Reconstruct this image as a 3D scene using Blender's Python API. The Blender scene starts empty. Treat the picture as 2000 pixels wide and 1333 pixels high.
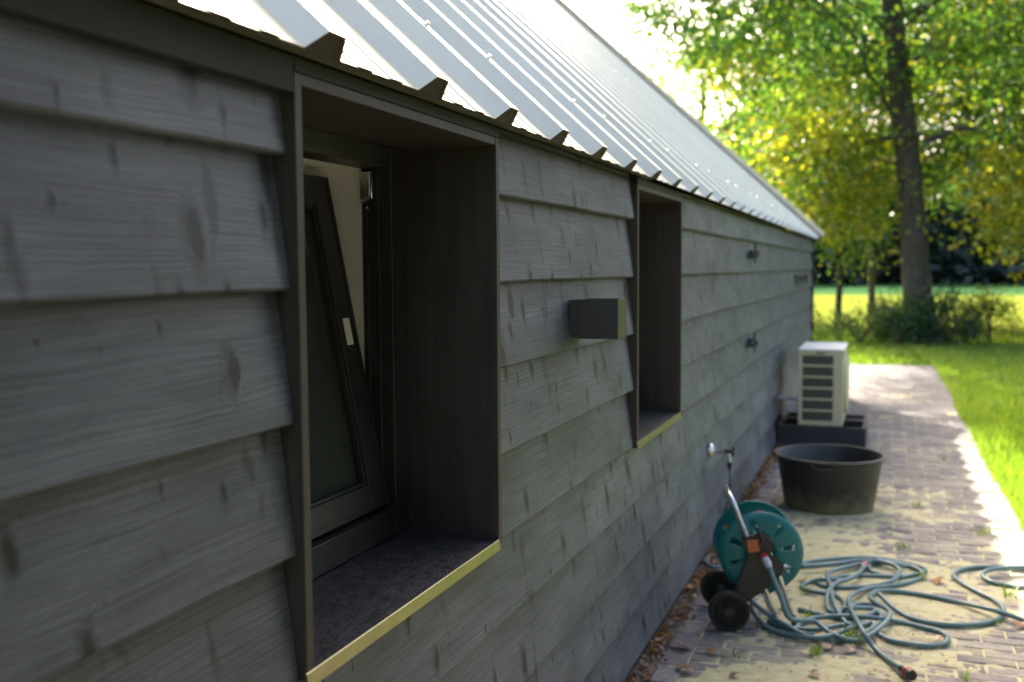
import bpy, math, random
import numpy as np
from math import sin, cos, radians, pi, atan2, sqrt
from mathutils import Vector, Matrix, Quaternion

random.seed(7); rng = np.random.default_rng(11)
scene = bpy.context.scene
COL = scene.collection

# ------------------------------------------------------------------ camera
CAM = Vector((0.86, 0.0, 1.5))
PSI, TH, ROLL = radians(20.68), radians(4.146), radians(-0.4)
F = Vector((-sin(PSI)*cos(TH), cos(PSI)*cos(TH), -sin(TH)))
R0 = Vector((cos(PSI), sin(PSI), 0)); U0 = R0.cross(F)
Rv = R0*cos(ROLL)+U0*sin(ROLL); Uv = -R0*sin(ROLL)+U0*cos(ROLL)
cd = bpy.data.cameras.new('camera'); co = bpy.data.objects.new('camera', cd); COL.objects.link(co)
co.matrix_world = Matrix(((Rv.x, Uv.x, -F.x, CAM.x), (Rv.y, Uv.y, -F.y, CAM.y), (Rv.z, Uv.z, -F.z, CAM.z), (0, 0, 0, 1)))
cd.sensor_width = 36; cd.lens = 35.1; cd.clip_start = 0.05; cd.clip_end = 3000
cd.dof.use_dof = True; cd.dof.focus_distance = 2.25; cd.dof.aperture_fstop = 2.8
scene.camera = co

# ------------------------------------------------------------------ light
SUN = Vector((-1.36, 2.5, 1.83)).normalized()
w = bpy.data.worlds.new("World"); scene.world = w; w.use_nodes = True
nt = w.node_tree
sky = nt.nodes.new('ShaderNodeTexSky'); sky.sky_type = 'NISHITA'; sky.sun_disc = False
sky.sun_elevation = math.asin(SUN.z); sky.sun_rotation = atan2(SUN.x, SUN.y)
sky.dust_density = 8.0; sky.air_density = 0.8; sky.ozone_density = 1.0
wb = nt.nodes.new('ShaderNodeMix'); wb.data_type = 'RGBA'; wb.blend_type = 'MULTIPLY'; wb.inputs['Factor'].default_value = 1.0
wb.inputs[7].default_value = (1.03, 0.985, 0.965, 1)          # the camera's daylight-shade balance: a less blue sky
nt.links.new(sky.outputs[0], wb.inputs[6]); nt.links.new(wb.outputs[2], nt.nodes['Background'].inputs[0])
nt.nodes['Background'].inputs[1].default_value = 0.15
sl = bpy.data.lights.new('sun', 'SUN'); sl.energy = 5.0; sl.angle = radians(0.6); sl.color = (1.0, 0.93, 0.80)
so = bpy.data.objects.new('sun', sl); COL.objects.link(so)
so.rotation_euler = SUN.to_track_quat('Z', 'Y').to_euler()
scene.view_settings.view_transform = 'Standard'; scene.view_settings.look = 'None'
scene.view_settings.exposure = 2.36; scene.view_settings.gamma = 1.0
scene.render.engine = 'CYCLES'
scene.cycles.max_bounces = 8; scene.cycles.transparent_max_bounces = 12

# ------------------------------------------------------------------ materials
def mat(name, base=(0.5, 0.5, 0.5), rough=0.6, metal=0.0, spec=0.5):
    m = bpy.data.materials.new(name); m.use_nodes = True
    b = m.node_tree.nodes['Principled BSDF']
    b.inputs['Base Color'].default_value = (*base, 1); b.inputs['Roughness'].default_value = rough
    b.inputs['Metallic'].default_value = metal; b.inputs['Specular IOR Level'].default_value = spec
    return m, m.node_tree.nodes, m.node_tree.links, b

def N(nodes, kind, **kw):
    n = nodes.new(kind)
    for k, v in kw.items():
        if k.startswith('in_'):
            key = k[3:]; n.inputs[int(key) if key.isdigit() else key].default_value = v
        else: setattr(n, k, v)
    return n

def ramp(nodes, stops):
    r = nodes.new('ShaderNodeValToRGB'); e = r.color_ramp.elements
    while len(e) > 1: e.remove(e[-1])
    e[0].position = stops[0][0]; e[0].color = (*stops[0][1], 1)
    for p, c in stops[1:]:
        x = e.new(p); x.color = (*c, 1)
    return r

def noisy(name, c1, c2, scale=8, rough=0.6, metal=0.0, bump=0.0, bscale=60, stretch=(1, 1, 1), detail=6, spec=0.5, rvar=0.0):
    m, n, l, b = mat(name, c1, rough, metal, spec)
    tc = N(n, 'ShaderNodeTexCoord'); mp = N(n, 'ShaderNodeMapping'); mp.inputs['Scale'].default_value = stretch
    l.new(tc.outputs['Object'], mp.inputs[0])
    t = N(n, 'ShaderNodeTexNoise'); t.inputs['Scale'].default_value = scale; t.inputs['Detail'].default_value = detail
    l.new(mp.outputs[0], t.inputs['Vector'])
    r = ramp(n, [(0.3, c1), (0.7, c2)]); l.new(t.outputs[0], r.inputs[0]); l.new(r.outputs[0], b.inputs['Base Color'])
    if rvar:
        mr = N(n, 'ShaderNodeMapRange'); mr.inputs['To Min'].default_value = rough-rvar; mr.inputs['To Max'].default_value = rough+rvar
        l.new(t.outputs[0], mr.inputs[0]); l.new(mr.outputs[0], b.inputs['Roughness'])
    if bump:
        t2 = N(n, 'ShaderNodeTexNoise'); t2.inputs['Scale'].default_value = bscale; t2.inputs['Detail'].default_value = 5
        l.new(mp.outputs[0], t2.inputs['Vector'])
        bp = N(n, 'ShaderNodeBump'); bp.inputs['Strength'].default_value = bump; bp.inputs['Distance'].default_value = 0.004
        l.new(t2.outputs[0], bp.inputs['Height']); l.new(bp.outputs[0], b.inputs['Normal'])
    return m

def mathn(n, l, op, a, b=None, c=None, clamp=False):
    x = n.new('ShaderNodeMath'); x.operation = op; x.use_clamp = clamp
    for i, v in enumerate((a, b, c)):
        if v is None: continue
        if isinstance(v, (int, float)): x.inputs[i].default_value = v
        else: l.new(v, x.inputs[i])
    return x.outputs[0]

def mixc(n, l, fac, a, b, mode='MIX'):
    x = n.new('ShaderNodeMix'); x.data_type = 'RGBA'; x.blend_type = mode
    if isinstance(fac, (int, float)): x.inputs['Factor'].default_value = fac
    else: l.new(fac, x.inputs['Factor'])
    for i, v in ((6, a), (7, b)):
        if isinstance(v, tuple): x.inputs[i].default_value = (*v, 1)
        else: l.new(v, x.inputs[i])
    return x.outputs[2]

def wood_material():
    m, n, l, b = mat('grey_stained_spruce', rough=0.50, spec=0.5)
    tc = N(n, 'ShaderNodeTexCoord'); sp = N(n, 'ShaderNodeSeparateXYZ'); l.new(tc.outputs['Object'], sp.inputs[0])
    at = N(n, 'ShaderNodeAttribute', attribute_name='bid')
    bid = at.outputs['Fac']
    # along-grain coordinate y, cross-grain z, shifted per board
    y = mathn(n, l, 'MULTIPLY_ADD', bid, 37.13, sp.outputs['Y'])
    z = mathn(n, l, 'MULTIPLY_ADD', bid, 11.7, sp.outputs['Z'])
    cv = N(n, 'ShaderNodeCombineXYZ'); l.new(y, cv.inputs[0]); l.new(z, cv.inputs[1])
    # knots
    km = N(n, 'ShaderNodeMapping'); km.inputs['Scale'].default_value = (10.5, 4.6, 1); km.inputs['Rotation'].default_value = (0, 0, 0.12); l.new(cv.outputs[0], km.inputs[0])
    jn = N(n, 'ShaderNodeTexNoise', noise_dimensions='2D'); jn.inputs['Scale'].default_value = 18; l.new(cv.outputs[0], jn.inputs['Vector'])
    ja = N(n, 'ShaderNodeVectorMath', operation='MULTIPLY_ADD'); l.new(jn.outputs['Color'], ja.inputs[0]); ja.inputs[1].default_value = (0.30, 0.16, 0); l.new(km.outputs[0], ja.inputs[2])
    vo = N(n, 'ShaderNodeTexVoronoi', voronoi_dimensions='2D', feature='F1'); vo.inputs['Scale'].default_value = 1; vo.inputs['Randomness'].default_value = 1
    l.new(ja.outputs[0], vo.inputs['Vector'])
    sc = N(n, 'ShaderNodeSeparateColor'); l.new(vo.outputs['Color'], sc.inputs[0])
    rad = mathn(n, l, 'MULTIPLY_ADD', mathn(n, l, 'POWER', sc.outputs[0], 2.4), 0.19, 0.014)
    dist = vo.outputs['Distance']
    ratio = mathn(n, l, 'DIVIDE', dist, rad)
    core = N(n, 'ShaderNodeMapRange'); core.inputs['From Min'].default_value = 1.05; core.inputs['From Max'].default_value = 0.6; l.new(ratio, core.inputs[0])
    halo = N(n, 'ShaderNodeMapRange'); halo.inputs['From Min'].default_value = 2.1; halo.inputs['From Max'].default_value = 0.8; l.new(ratio, halo.inputs[0])
    halo.interpolation_type = 'SMOOTHSTEP'
    # grain lines bent round the knots
    lw = N(n, 'ShaderNodeTexNoise', noise_dimensions='2D'); lw.inputs['Scale'].default_value = 1; lw.inputs['Detail'].default_value = 3
    lm = N(n, 'ShaderNodeMapping'); lm.inputs['Scale'].default_value = (1.1, 4.0, 1); l.new(cv.outputs[0], lm.inputs[0]); l.new(lm.outputs[0], lw.inputs['Vector'])
    zz = mathn(n, l, 'MULTIPLY_ADD', lw.outputs[0], 0.048, z)
    bulge = mathn(n, l, 'MULTIPLY', halo.outputs[0], mathn(n, l, 'MULTIPLY', rad, 0.07))
    zz = mathn(n, l, 'ADD', zz, bulge)
    gv = N(n, 'ShaderNodeCombineXYZ'); l.new(mathn(n, l, 'MULTIPLY', y, 3.0), gv.inputs[0]); l.new(mathn(n, l, 'MULTIPLY', zz, 60), gv.inputs[1])
    g1 = N(n, 'ShaderNodeTexNoise', noise_dimensions='2D'); g1.inputs['Scale'].default_value = 1.6; g1.inputs['Detail'].default_value = 5; g1.inputs['Roughness'].default_value = 0.6
    l.new(gv.outputs[0], g1.inputs['Vector'])
    sv = N(n, 'ShaderNodeCombineXYZ'); l.new(mathn(n, l, 'MULTIPLY', y, 0.5), sv.inputs[0]); l.new(mathn(n, l, 'MULTIPLY', zz, 16), sv.inputs[1])
    g0 = N(n, 'ShaderNodeTexNoise', noise_dimensions='2D'); g0.inputs['Scale'].default_value = 1.0; g0.inputs['Detail'].default_value = 2; l.new(sv.outputs[0], g0.inputs['Vector'])
    ph = mathn(n, l, 'MULTIPLY_ADD', g0.outputs[0], 26.0, mathn(n, l, 'MULTIPLY', zz, 800.0))
    rings = mathn(n, l, 'MULTIPLY_ADD', mathn(n, l, 'SINE', ph), 0.5, 0.5)
    rings = mathn(n, l, 'SUBTRACT', 1.0, mathn(n, l, 'POWER', rings, 3.0))
    rmod = N(n, 'ShaderNodeMapRange'); rmod.inputs['From Min'].default_value = 0.35; rmod.inputs['From Max'].default_value = 0.65; rmod.inputs['To Min'].default_value = 0.08; rmod.inputs['To Max'].default_value = 0.30; l.new(lw.outputs[0], rmod.inputs[0])
    g = mathn(n, l, 'MULTIPLY_ADD', rings, rmod.outputs[0], mathn(n, l, 'MULTIPLY', g1.outputs[0], 0.60))
    # fine saw fibres
    fm = N(n, 'ShaderNodeMapping'); fm.inputs['Scale'].default_value = (60, 900, 1); l.new(cv.outputs[0], fm.inputs[0])
    fn = N(n, 'ShaderNodeTexNoise', noise_dimensions='2D'); fn.inputs['Scale'].default_value = 1; fn.inputs['Detail'].default_value = 4; l.new(fm.outputs[0], fn.inputs['Vector'])
    g = mathn(n, l, 'MULTIPLY_ADD', fn.outputs[0], 0.25, mathn(n, l, 'MULTIPLY', g, 0.8))
    cr = ramp(n, [(0.18, (0.026, 0.030, 0.036)), (0.42, (0.092, 0.103, 0.117)), (0.72, (0.164, 0.178, 0.196))]); l.new(g, cr.inputs[0])
    # weather blotches, streaks that run down the wall
    bn = N(n, 'ShaderNodeTexNoise', noise_dimensions='2D'); bn.inputs['Scale'].default_value = 1; bn.inputs['Detail'].default_value = 4
    bm = N(n, 'ShaderNodeMapping'); bm.inputs['Scale'].default_value = (3.2, 7, 1); l.new(cv.outputs[0], bm.inputs[0]); l.new(bm.outputs[0], bn.inputs['Vector'])
    br = ramp(n, [(0.25, (0.72, 0.73, 0.72)), (0.5, (1, 1, 1)), (0.75, (1.25, 1.25, 1.22))]); l.new(bn.outputs[0], br.inputs[0])
    c = mixc(n, l, 1.0, cr.outputs[0], br.outputs[0], 'MULTIPLY')
    sm = N(n, 'ShaderNodeMapping'); sm.inputs['Scale'].default_value = (15, 4.2, 1); sm.inputs['Rotation'].default_value = (0, 0, -0.12); l.new(cv.outputs[0], sm.inputs[0])
    sn = N(n, 'ShaderNodeTexNoise', noise_dimensions='2D'); sn.inputs['Scale'].default_value = 1; sn.inputs['Detail'].default_value = 4; l.new(sm.outputs[0], sn.inputs['Vector'])
    sr = ramp(n, [(0.27, (0.34, 0.34, 0.33)), (0.37, (1, 1, 1))]); l.new(sn.outputs[0], sr.inputs[0])
    c = mixc(n, l, 0.9, c, sr.outputs[0], 'MULTIPLY')
    c = mixc(n, l, mathn(n, l, 'MULTIPLY', halo.outputs[0], 0.62), c, (0.026, 0.027, 0.027))
    c = mixc(n, l, mathn(n, l, 'MULTIPLY', core.outputs[0], 0.9), c, (0.008, 0.008, 0.007))
    # board to board tint
    wn = N(n, 'ShaderNodeTexWhiteNoise', noise_dimensions='1D'); l.new(bid, wn.inputs['W'])
    hb = N(n, 'ShaderNodeMapRange'); hb.inputs['To Min'].default_value = 0.84; hb.inputs['To Max'].default_value = 1.12; l.new(wn.outputs['Value'], hb.inputs[0])
    hs = N(n, 'ShaderNodeHueSaturation'); l.new(c, hs.inputs['Color']); l.new(hb.outputs[0], hs.inputs['Value'])
    l.new(hs.outputs[0], b.inputs['Base Color'])
    bp = N(n, 'ShaderNodeBump'); bp.inputs['Strength'].default_value = 0.35; bp.inputs['Distance'].default_value = 0.0014
    l.new(g, bp.inputs['Height'])
    bp2 = N(n, 'ShaderNodeBump'); bp2.inputs['Strength'].default_value = 0.3; bp2.inputs['Distance'].default_value = 0.002
    l.new(mathn(n, l, 'MULTIPLY_ADD', halo.outputs[0], 0.6, mathn(n, l, 'MULTIPLY', core.outputs[0], -0.7)), bp2.inputs['Height']); l.new(bp.outputs[0], bp2.inputs['Normal'])
    l.new(bp2.outputs[0], b.inputs['Normal'])
    return m

M = {}
M['wood'] = wood_material()
M['dark_wood'] = noisy('black_brown_board', (0.038, 0.031, 0.026), (0.062, 0.052, 0.043), 3, 0.5, bump=0.35, bscale=25, stretch=(14, 14, 1))
M['fascia'] = noisy('dark_fascia_board', (0.012, 0.011, 0.010), (0.026, 0.024, 0.021), 3, 0.7, bump=0.3, bscale=30, stretch=(10, 1, 10))
M['frame'] = noisy('black_painted_window_wood', (0.026, 0.026, 0.024), (0.040, 0.039, 0.035), 20, 0.38, bump=0.15, bscale=160)
M['sill'] = noisy('black_slate_sill', (0.013, 0.013, 0.015), (0.055, 0.054, 0.057), 45, 0.5, bump=0.8, bscale=140, stretch=(1, 0.6, 1), rvar=0.12)
M['trim'] = noisy('aluminium_trim', (0.30, 0.27, 0.165), (0.35, 0.31, 0.19), 30, 0.36, metal=1.0)
M['plaster'] = noisy('white_plaster', (0.84, 0.82, 0.72), (0.88, 0.86, 0.77), 5, 0.8)
M['inside'] = noisy('inside_plaster', (0.62, 0.60, 0.52), (0.66, 0.65, 0.57), 3, 0.9)
M['steel'] = noisy('bright_steel', (0.60, 0.60, 0.58), (0.72, 0.72, 0.70), 40, 0.22, metal=1.0)
M['roof'] = noisy('grey_green_coated_roof_steel', (0.68, 0.66, 0.51), (0.76, 0.74, 0.58), 2.5, 0.37, metal=0.75, stretch=(0.6, 5, 0.6), rvar=0.07, spec=0.6)
M['verge_top'] = noisy('pale_verge_metal', (0.50, 0.46, 0.36), (0.58, 0.54, 0.44), 6, 0.5)
M['verge_dark'] = noisy('dark_verge_metal', (0.05, 0.055, 0.06), (0.07, 0.075, 0.08), 6, 0.4)
M['filler'] = noisy('brown_foam_filler', (0.060, 0.048, 0.036), (0.085, 0.068, 0.052), 60, 0.9, bump=0.4, bscale=300)
M['light'] = noisy('anthracite_lamp_metal', (0.050, 0.049, 0.045), (0.062, 0.060, 0.055), 60, 0.38, spec=0.6)
M['black'] = noisy('black_plastic', (0.012, 0.012, 0.012), (0.022, 0.022, 0.02), 15, 0.5, bump=0.15, bscale=80)
M['tray'] = noisy('black_recycled_plastic', (0.016, 0.017, 0.018), (0.030, 0.031, 0.032), 12, 0.6, bump=0.3, bscale=60)
M['pump'] = noisy('cream_pump_casing', (0.50, 0.45, 0.27), (0.54, 0.49, 0.31), 4, 0.45)
M['fins'] = noisy('dark_pump_fins', (0.07, 0.07, 0.05), (0.10, 0.10, 0.075), 90, 0.6)
M['teal'] = noisy('teal_plastic', (0.006, 0.135, 0.130), (0.010, 0.175, 0.168), 9, 0.38, bump=0.08, bscale=50)
M['olive'] = noisy('dark_grey_reel_plastic', (0.026, 0.027, 0.020), (0.038, 0.038, 0.028), 10, 0.5)
M['tread'] = noisy('black_wheel_plastic', (0.010, 0.011, 0.009), (0.020, 0.020, 0.015), 20, 0.55)
M['orange'] = noisy('orange_plastic', (0.42, 0.12, 0.035), (0.5, 0.15, 0.05), 20, 0.4)
M['red'] = noisy('red_coupling', (0.45, 0.05, 0.04), (0.55, 0.09, 0.07), 20, 0.4)
M['hose'] = noisy('green_grey_hose', (0.085, 0.165, 0.160), (0.13, 0.22, 0.215), 5, 0.36, bump=0.1, bscale=200)
M['pipe'] = noisy('grey_pvc_pipe', (0.42, 0.46, 0.5), (0.5, 0.54, 0.58), 6, 0.4)

def tub_material():
    m, n, l, b = mat('black_tub_plastic', rough=0.48)
    tc = N(n, 'ShaderNodeTexCoord'); sp = N(n, 'ShaderNodeSeparateXYZ'); l.new(tc.outputs['Object'], sp.inputs[0])
    t = N(n, 'ShaderNodeTexNoise'); t.inputs['Scale'].default_value = 14; t.inputs['Detail'].default_value = 8; l.new(tc.outputs['Object'], t.inputs['Vector'])
    h = mathn(n, l, 'SUBTRACT', mathn(n, l, 'MULTIPLY', t.outputs[0], 0.24), sp.outputs['Z'])
    f = N(n, 'ShaderNodeMapRange'); f.inputs['From Min'].default_value = -0.02; f.inputs['From Max'].default_value = 0.12; l.new(h, f.inputs[0])
    c = mixc(n, l, mathn(n, l, 'MULTIPLY', f.outputs[0], 0.9), (0.018, 0.019, 0.016), (0.15, 0.14, 0.065))
    l.new(c, b.inputs['Base Color'])
    bp = N(n, 'ShaderNodeBump'); bp.inputs['Strength'].default_value = 0.2; bp.inputs['Distance'].default_value = 0.003
    l.new(t.outputs[0], bp.inputs['Height']); l.new(bp.outputs[0], b.inputs['Normal'])
    return m
M['tub'] = tub_material()

def glass_material():
    m = bpy.data.materials.new('window_glass'); m.use_nodes = True; n = m.node_tree.nodes; l = m.node_tree.links; n.clear()
    o = n.new('ShaderNodeOutputMaterial'); g = n.new('ShaderNodeBsdfGlossy'); g.inputs['Roughness'].default_value = 0.02
    t = n.new('ShaderNodeBsdfTransparent'); t.inputs[0].default_value = (0.62, 0.7, 0.64, 1)
    fr = n.new('ShaderNodeFresnel'); fr.inputs[0].default_value = 1.5
    x = n.new('ShaderNodeMixShader'); l.new(fr.outputs[0], x.inputs[0]); l.new(t.outputs[0], x.inputs[1]); l.new(g.outputs[0], x.inputs[2]); dd = n.new('ShaderNodeBsdfDiffuse'); dd.inputs[0].default_value = (0.30, 0.33, 0.27, 1)      # faint light in the pane, put in as an even grey-green
    y = n.new('ShaderNodeMixShader'); y.inputs[0].default_value = 0.10; l.new(x.outputs[0], y.inputs[1]); l.new(dd.outputs[0], y.inputs[2]); l.new(y.outputs[0], o.inputs[0])
    return m
M['glass'] = glass_material()

def leaf_material(name, dif, tra, mixf=0.5):
    m = bpy.data.materials.new(name); m.use_nodes = True; n = m.node_tree.nodes; l = m.node_tree.links; n.clear()
    o = n.new('ShaderNodeOutputMaterial')
    at = N(n, 'ShaderNodeAttribute', attribute_name='tint')
    r1 = ramp(n, dif); r2 = ramp(n, tra); l.new(at.outputs['Fac'], r1.inputs[0]); l.new(at.outputs['Fac'], r2.inputs[0])
    d = n.new('ShaderNodeBsdfDiffuse'); t = n.new('ShaderNodeBsdfTranslucent'); g = n.new('ShaderNodeBsdfGlossy'); g.inputs['Roughness'].default_value = 0.35
    l.new(r1.outputs[0], d.inputs[0]); l.new(r2.outputs[0], t.inputs[0])
    x = n.new('ShaderNodeMixShader'); x.inputs[0].default_value = mixf; l.new(d.outputs[0], x.inputs[1]); l.new(t.outputs[0], x.inputs[2])
    y = n.new('ShaderNodeMixShader'); y.inputs[0].default_value = 0.05; l.new(x.outputs[0], y.inputs[1]); l.new(g.outputs[0], y.inputs[2])
    l.new(y.outputs[0], o.inputs[0])
    return m
M['leaf'] = leaf_material('oak_leaf', [(0, (0.035, 0.075, 0.018)), (0.55, (0.07, 0.115, 0.02)), (0.9, (0.13, 0.15, 0.025)), (1, (0.28, 0.12, 0.03))],
                          [(0, (0.05, 0.15, 0.02)), (0.5, (0.20, 0.36, 0.02)), (0.88, (0.60, 0.57, 0.022)), (1, (0.65, 0.27, 0.04))], 0.55)
M['dark_leaf'] = leaf_material('dark_green_leaf', [(0, (0.018, 0.05, 0.022)), (0.7, (0.035, 0.085, 0.03)), (1, (0.07, 0.11, 0.025))],
                               [(0, (0.04, 0.12, 0.03)), (0.7, (0.10, 0.22, 0.03)), (1, (0.25, 0.32, 0.04))], 0.4)  # deeper green leaves for the darker trees and shrubs
M['far_leaf'] = leaf_material('far_forest_leaf', [(0, (0.012, 0.026, 0.026)), (0.7, (0.022, 0.045, 0.035)), (1, (0.05, 0.07, 0.03))],
                              [(0, (0.012, 0.035, 0.02)), (1, (0.06, 0.09, 0.03))], 0.25)
M['grass_blade'] = leaf_material('grass_blade', [(0, (0.05, 0.13, 0.015)), (1, (0.13, 0.21, 0.025))], [(0, (0.14, 0.34, 0.02)), (1, (0.42, 0.52, 0.03))], 0.5)
M['dry_leaf'] = leaf_material('dry_leaf', [(0, (0.12, 0.075, 0.045)), (0.5, (0.27, 0.19, 0.13)), (0.8, (0.36, 0.17, 0.04)), (1, (0.32, 0.29, 0.12))], [(0, (0.2, 0.08, 0.02)), (1, (0.5, 0.25, 0.05))], 0.25)
M['bark'] = noisy('oak_bark', (0.032, 0.028, 0.022), (0.075, 0.064, 0.050), 6, 0.9, bump=1.0, bscale=14, stretch=(3, 3, 0.6))

def brick_material():
    m, n, l, b = mat('paving_brick', rough=0.85)
    at = N(n, 'ShaderNodeAttribute', attribute_name='tint')
    r = ramp(n, [(0, (0.100, 0.092, 0.092)), (0.35, (0.135, 0.121, 0.121)), (0.7, (0.165, 0.146, 0.144)), (1, (0.21, 0.195, 0.18))]); l.new(at.outputs['Fac'], r.inputs[0])
    tc = N(n, 'ShaderNodeTexCoord')
    t = N(n, 'ShaderNodeTexNoise'); t.inputs['Scale'].default_value = 30; t.inputs['Detail'].default_value = 8; l.new(tc.outputs['Object'], t.inputs['Vector'])
    rr = ramp(n, [(0.3, (0.7, 0.7, 0.7)), (0.7, (1.25, 1.25, 1.25))]); l.new(t.outputs[0], rr.inputs[0])
    c = mixc(n, l, 1.0, r.outputs[0], rr.outputs[0], 'MULTIPLY')
    s = N(n, 'ShaderNodeTexNoise'); s.inputs['Scale'].default_value = 3.0; s.inputs['Detail'].default_value = 9; s.inputs['Roughness'].default_value = 0.7; l.new(tc.outputs['Object'], s.inputs['Vector'])
    sp = N(n, 'ShaderNodeSeparateXYZ'); l.new(tc.outputs['Object'], sp.inputs[0])
    sm = N(n, 'ShaderNodeMapRange'); sm.inputs['From Min'].default_value = 0.40; sm.inputs['From Max'].default_value = 0.72; l.new(s.outputs[0], sm.inputs[0])
    xm = N(n, 'ShaderNodeMapRange'); xm.inputs['From Min'].default_value = 0.12; xm.inputs['From Max'].default_value = 0.35; l.new(sp.outputs['X'], xm.inputs[0])
    ym = N(n, 'ShaderNodeMapRange'); ym.inputs['From Min'].default_value = 6.5; ym.inputs['From Max'].default_value = 11; ym.inputs['To Min'].default_value = 0.9; ym.inputs['To Max'].default_value = 0.25; l.new(sp.outputs['Y'], ym.inputs[0])  # pale sand thins with distance, standing in for the trees' shade
    c = mixc(n, l, mathn(n, l, 'MULTIPLY', mathn(n, l, 'MULTIPLY', sm.outputs[0], ym.outputs[0]), xm.outputs[0]), c, (0.42, 0.38, 0.24))
    l.new(c, b.inputs['Base Color'])
    bp = N(n, 'ShaderNodeBump'); bp.inputs['Strength'].default_value = 0.5; bp.inputs['Distance'].default_value = 0.003
    l.new(t.outputs[0], bp.inputs['Height']); l.new(bp.outputs[0], b.inputs['Normal'])
    return m
M['brick'] = brick_material()
M['sand'] = noisy('jointing_sand', (0.37, 0.34, 0.185), (0.51, 0.465, 0.26), 22, 0.95, bump=0.5, bscale=200)
M['soil'] = noisy('wall_foot_soil', (0.07, 0.058, 0.045), (0.17, 0.14, 0.11), 30, 0.95, bump=0.9, bscale=90)

def ground_material():
    m, n, l, b = mat('grass_ground', rough=0.9, spec=0.0)
    tc = N(n, 'ShaderNodeTexCoord'); sp = N(n, 'ShaderNodeSeparateXYZ'); l.new(tc.outputs['Object'], sp.inputs[0])
    t = N(n, 'ShaderNodeTexNoise'); t.inputs['Scale'].default_value = 1.1; t.inputs['Detail'].default_value = 9; t.inputs['Roughness'].default_value = 0.65; l.new(tc.outputs['Object'], t.inputs['Vector'])
    lawn = ramp(n, [(0.3, (0.050, 0.105, 0.014)), (0.5, (0.085, 0.155, 0.020)), (0.7, (0.15, 0.19, 0.035))]); l.new(t.outputs[0], lawn.inputs[0])
    fld = ramp(n, [(0.3, (0.10, 0.135, 0.018)), (0.7, (0.175, 0.195, 0.032))]); l.new(t.outputs[0], fld.inputs[0])
    far = ramp(n, [(0.3, (0.028, 0.070, 0.028)), (0.7, (0.04, 0.095, 0.035))]); l.new(t.outputs[0], far.inputs[0])  # darker green beyond the field: the far wood's shadow put into the grass colour
    d1 = N(n, 'ShaderNodeMapRange'); d1.inputs['From Min'].default_value = 22; d1.inputs['From Max'].default_value = 26; l.new(sp.outputs['Y'], d1.inputs[0])
    d2 = N(n, 'ShaderNodeMapRange'); d2.inputs['From Min'].default_value = 54; d2.inputs['From Max'].default_value = 60; l.new(sp.outputs['Y'], d2.inputs[0])
    c = mixc(n, l, d1.outputs[0], lawn.outputs[0], fld.outputs[0]); c = mixc(n, l, d2.outputs[0], c, far.outputs[0])
    l.new(c, b.inputs['Base Color'])
    t2 = N(n, 'ShaderNodeTexNoise'); t2.inputs['Scale'].default_value = 40; t2.inputs['Detail'].default_value = 5; l.new(tc.outputs['Object'], t2.inputs['Vector'])
    bp = N(n, 'ShaderNodeBump'); bp.inputs['Strength'].default_value = 1; bp.inputs['Distance'].default_value = 0.03
    l.new(t2.outputs[0], bp.inputs['Height']); l.new(bp.outputs[0], b.inputs['Normal'])
    return m
M['ground'] = ground_material()

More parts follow.
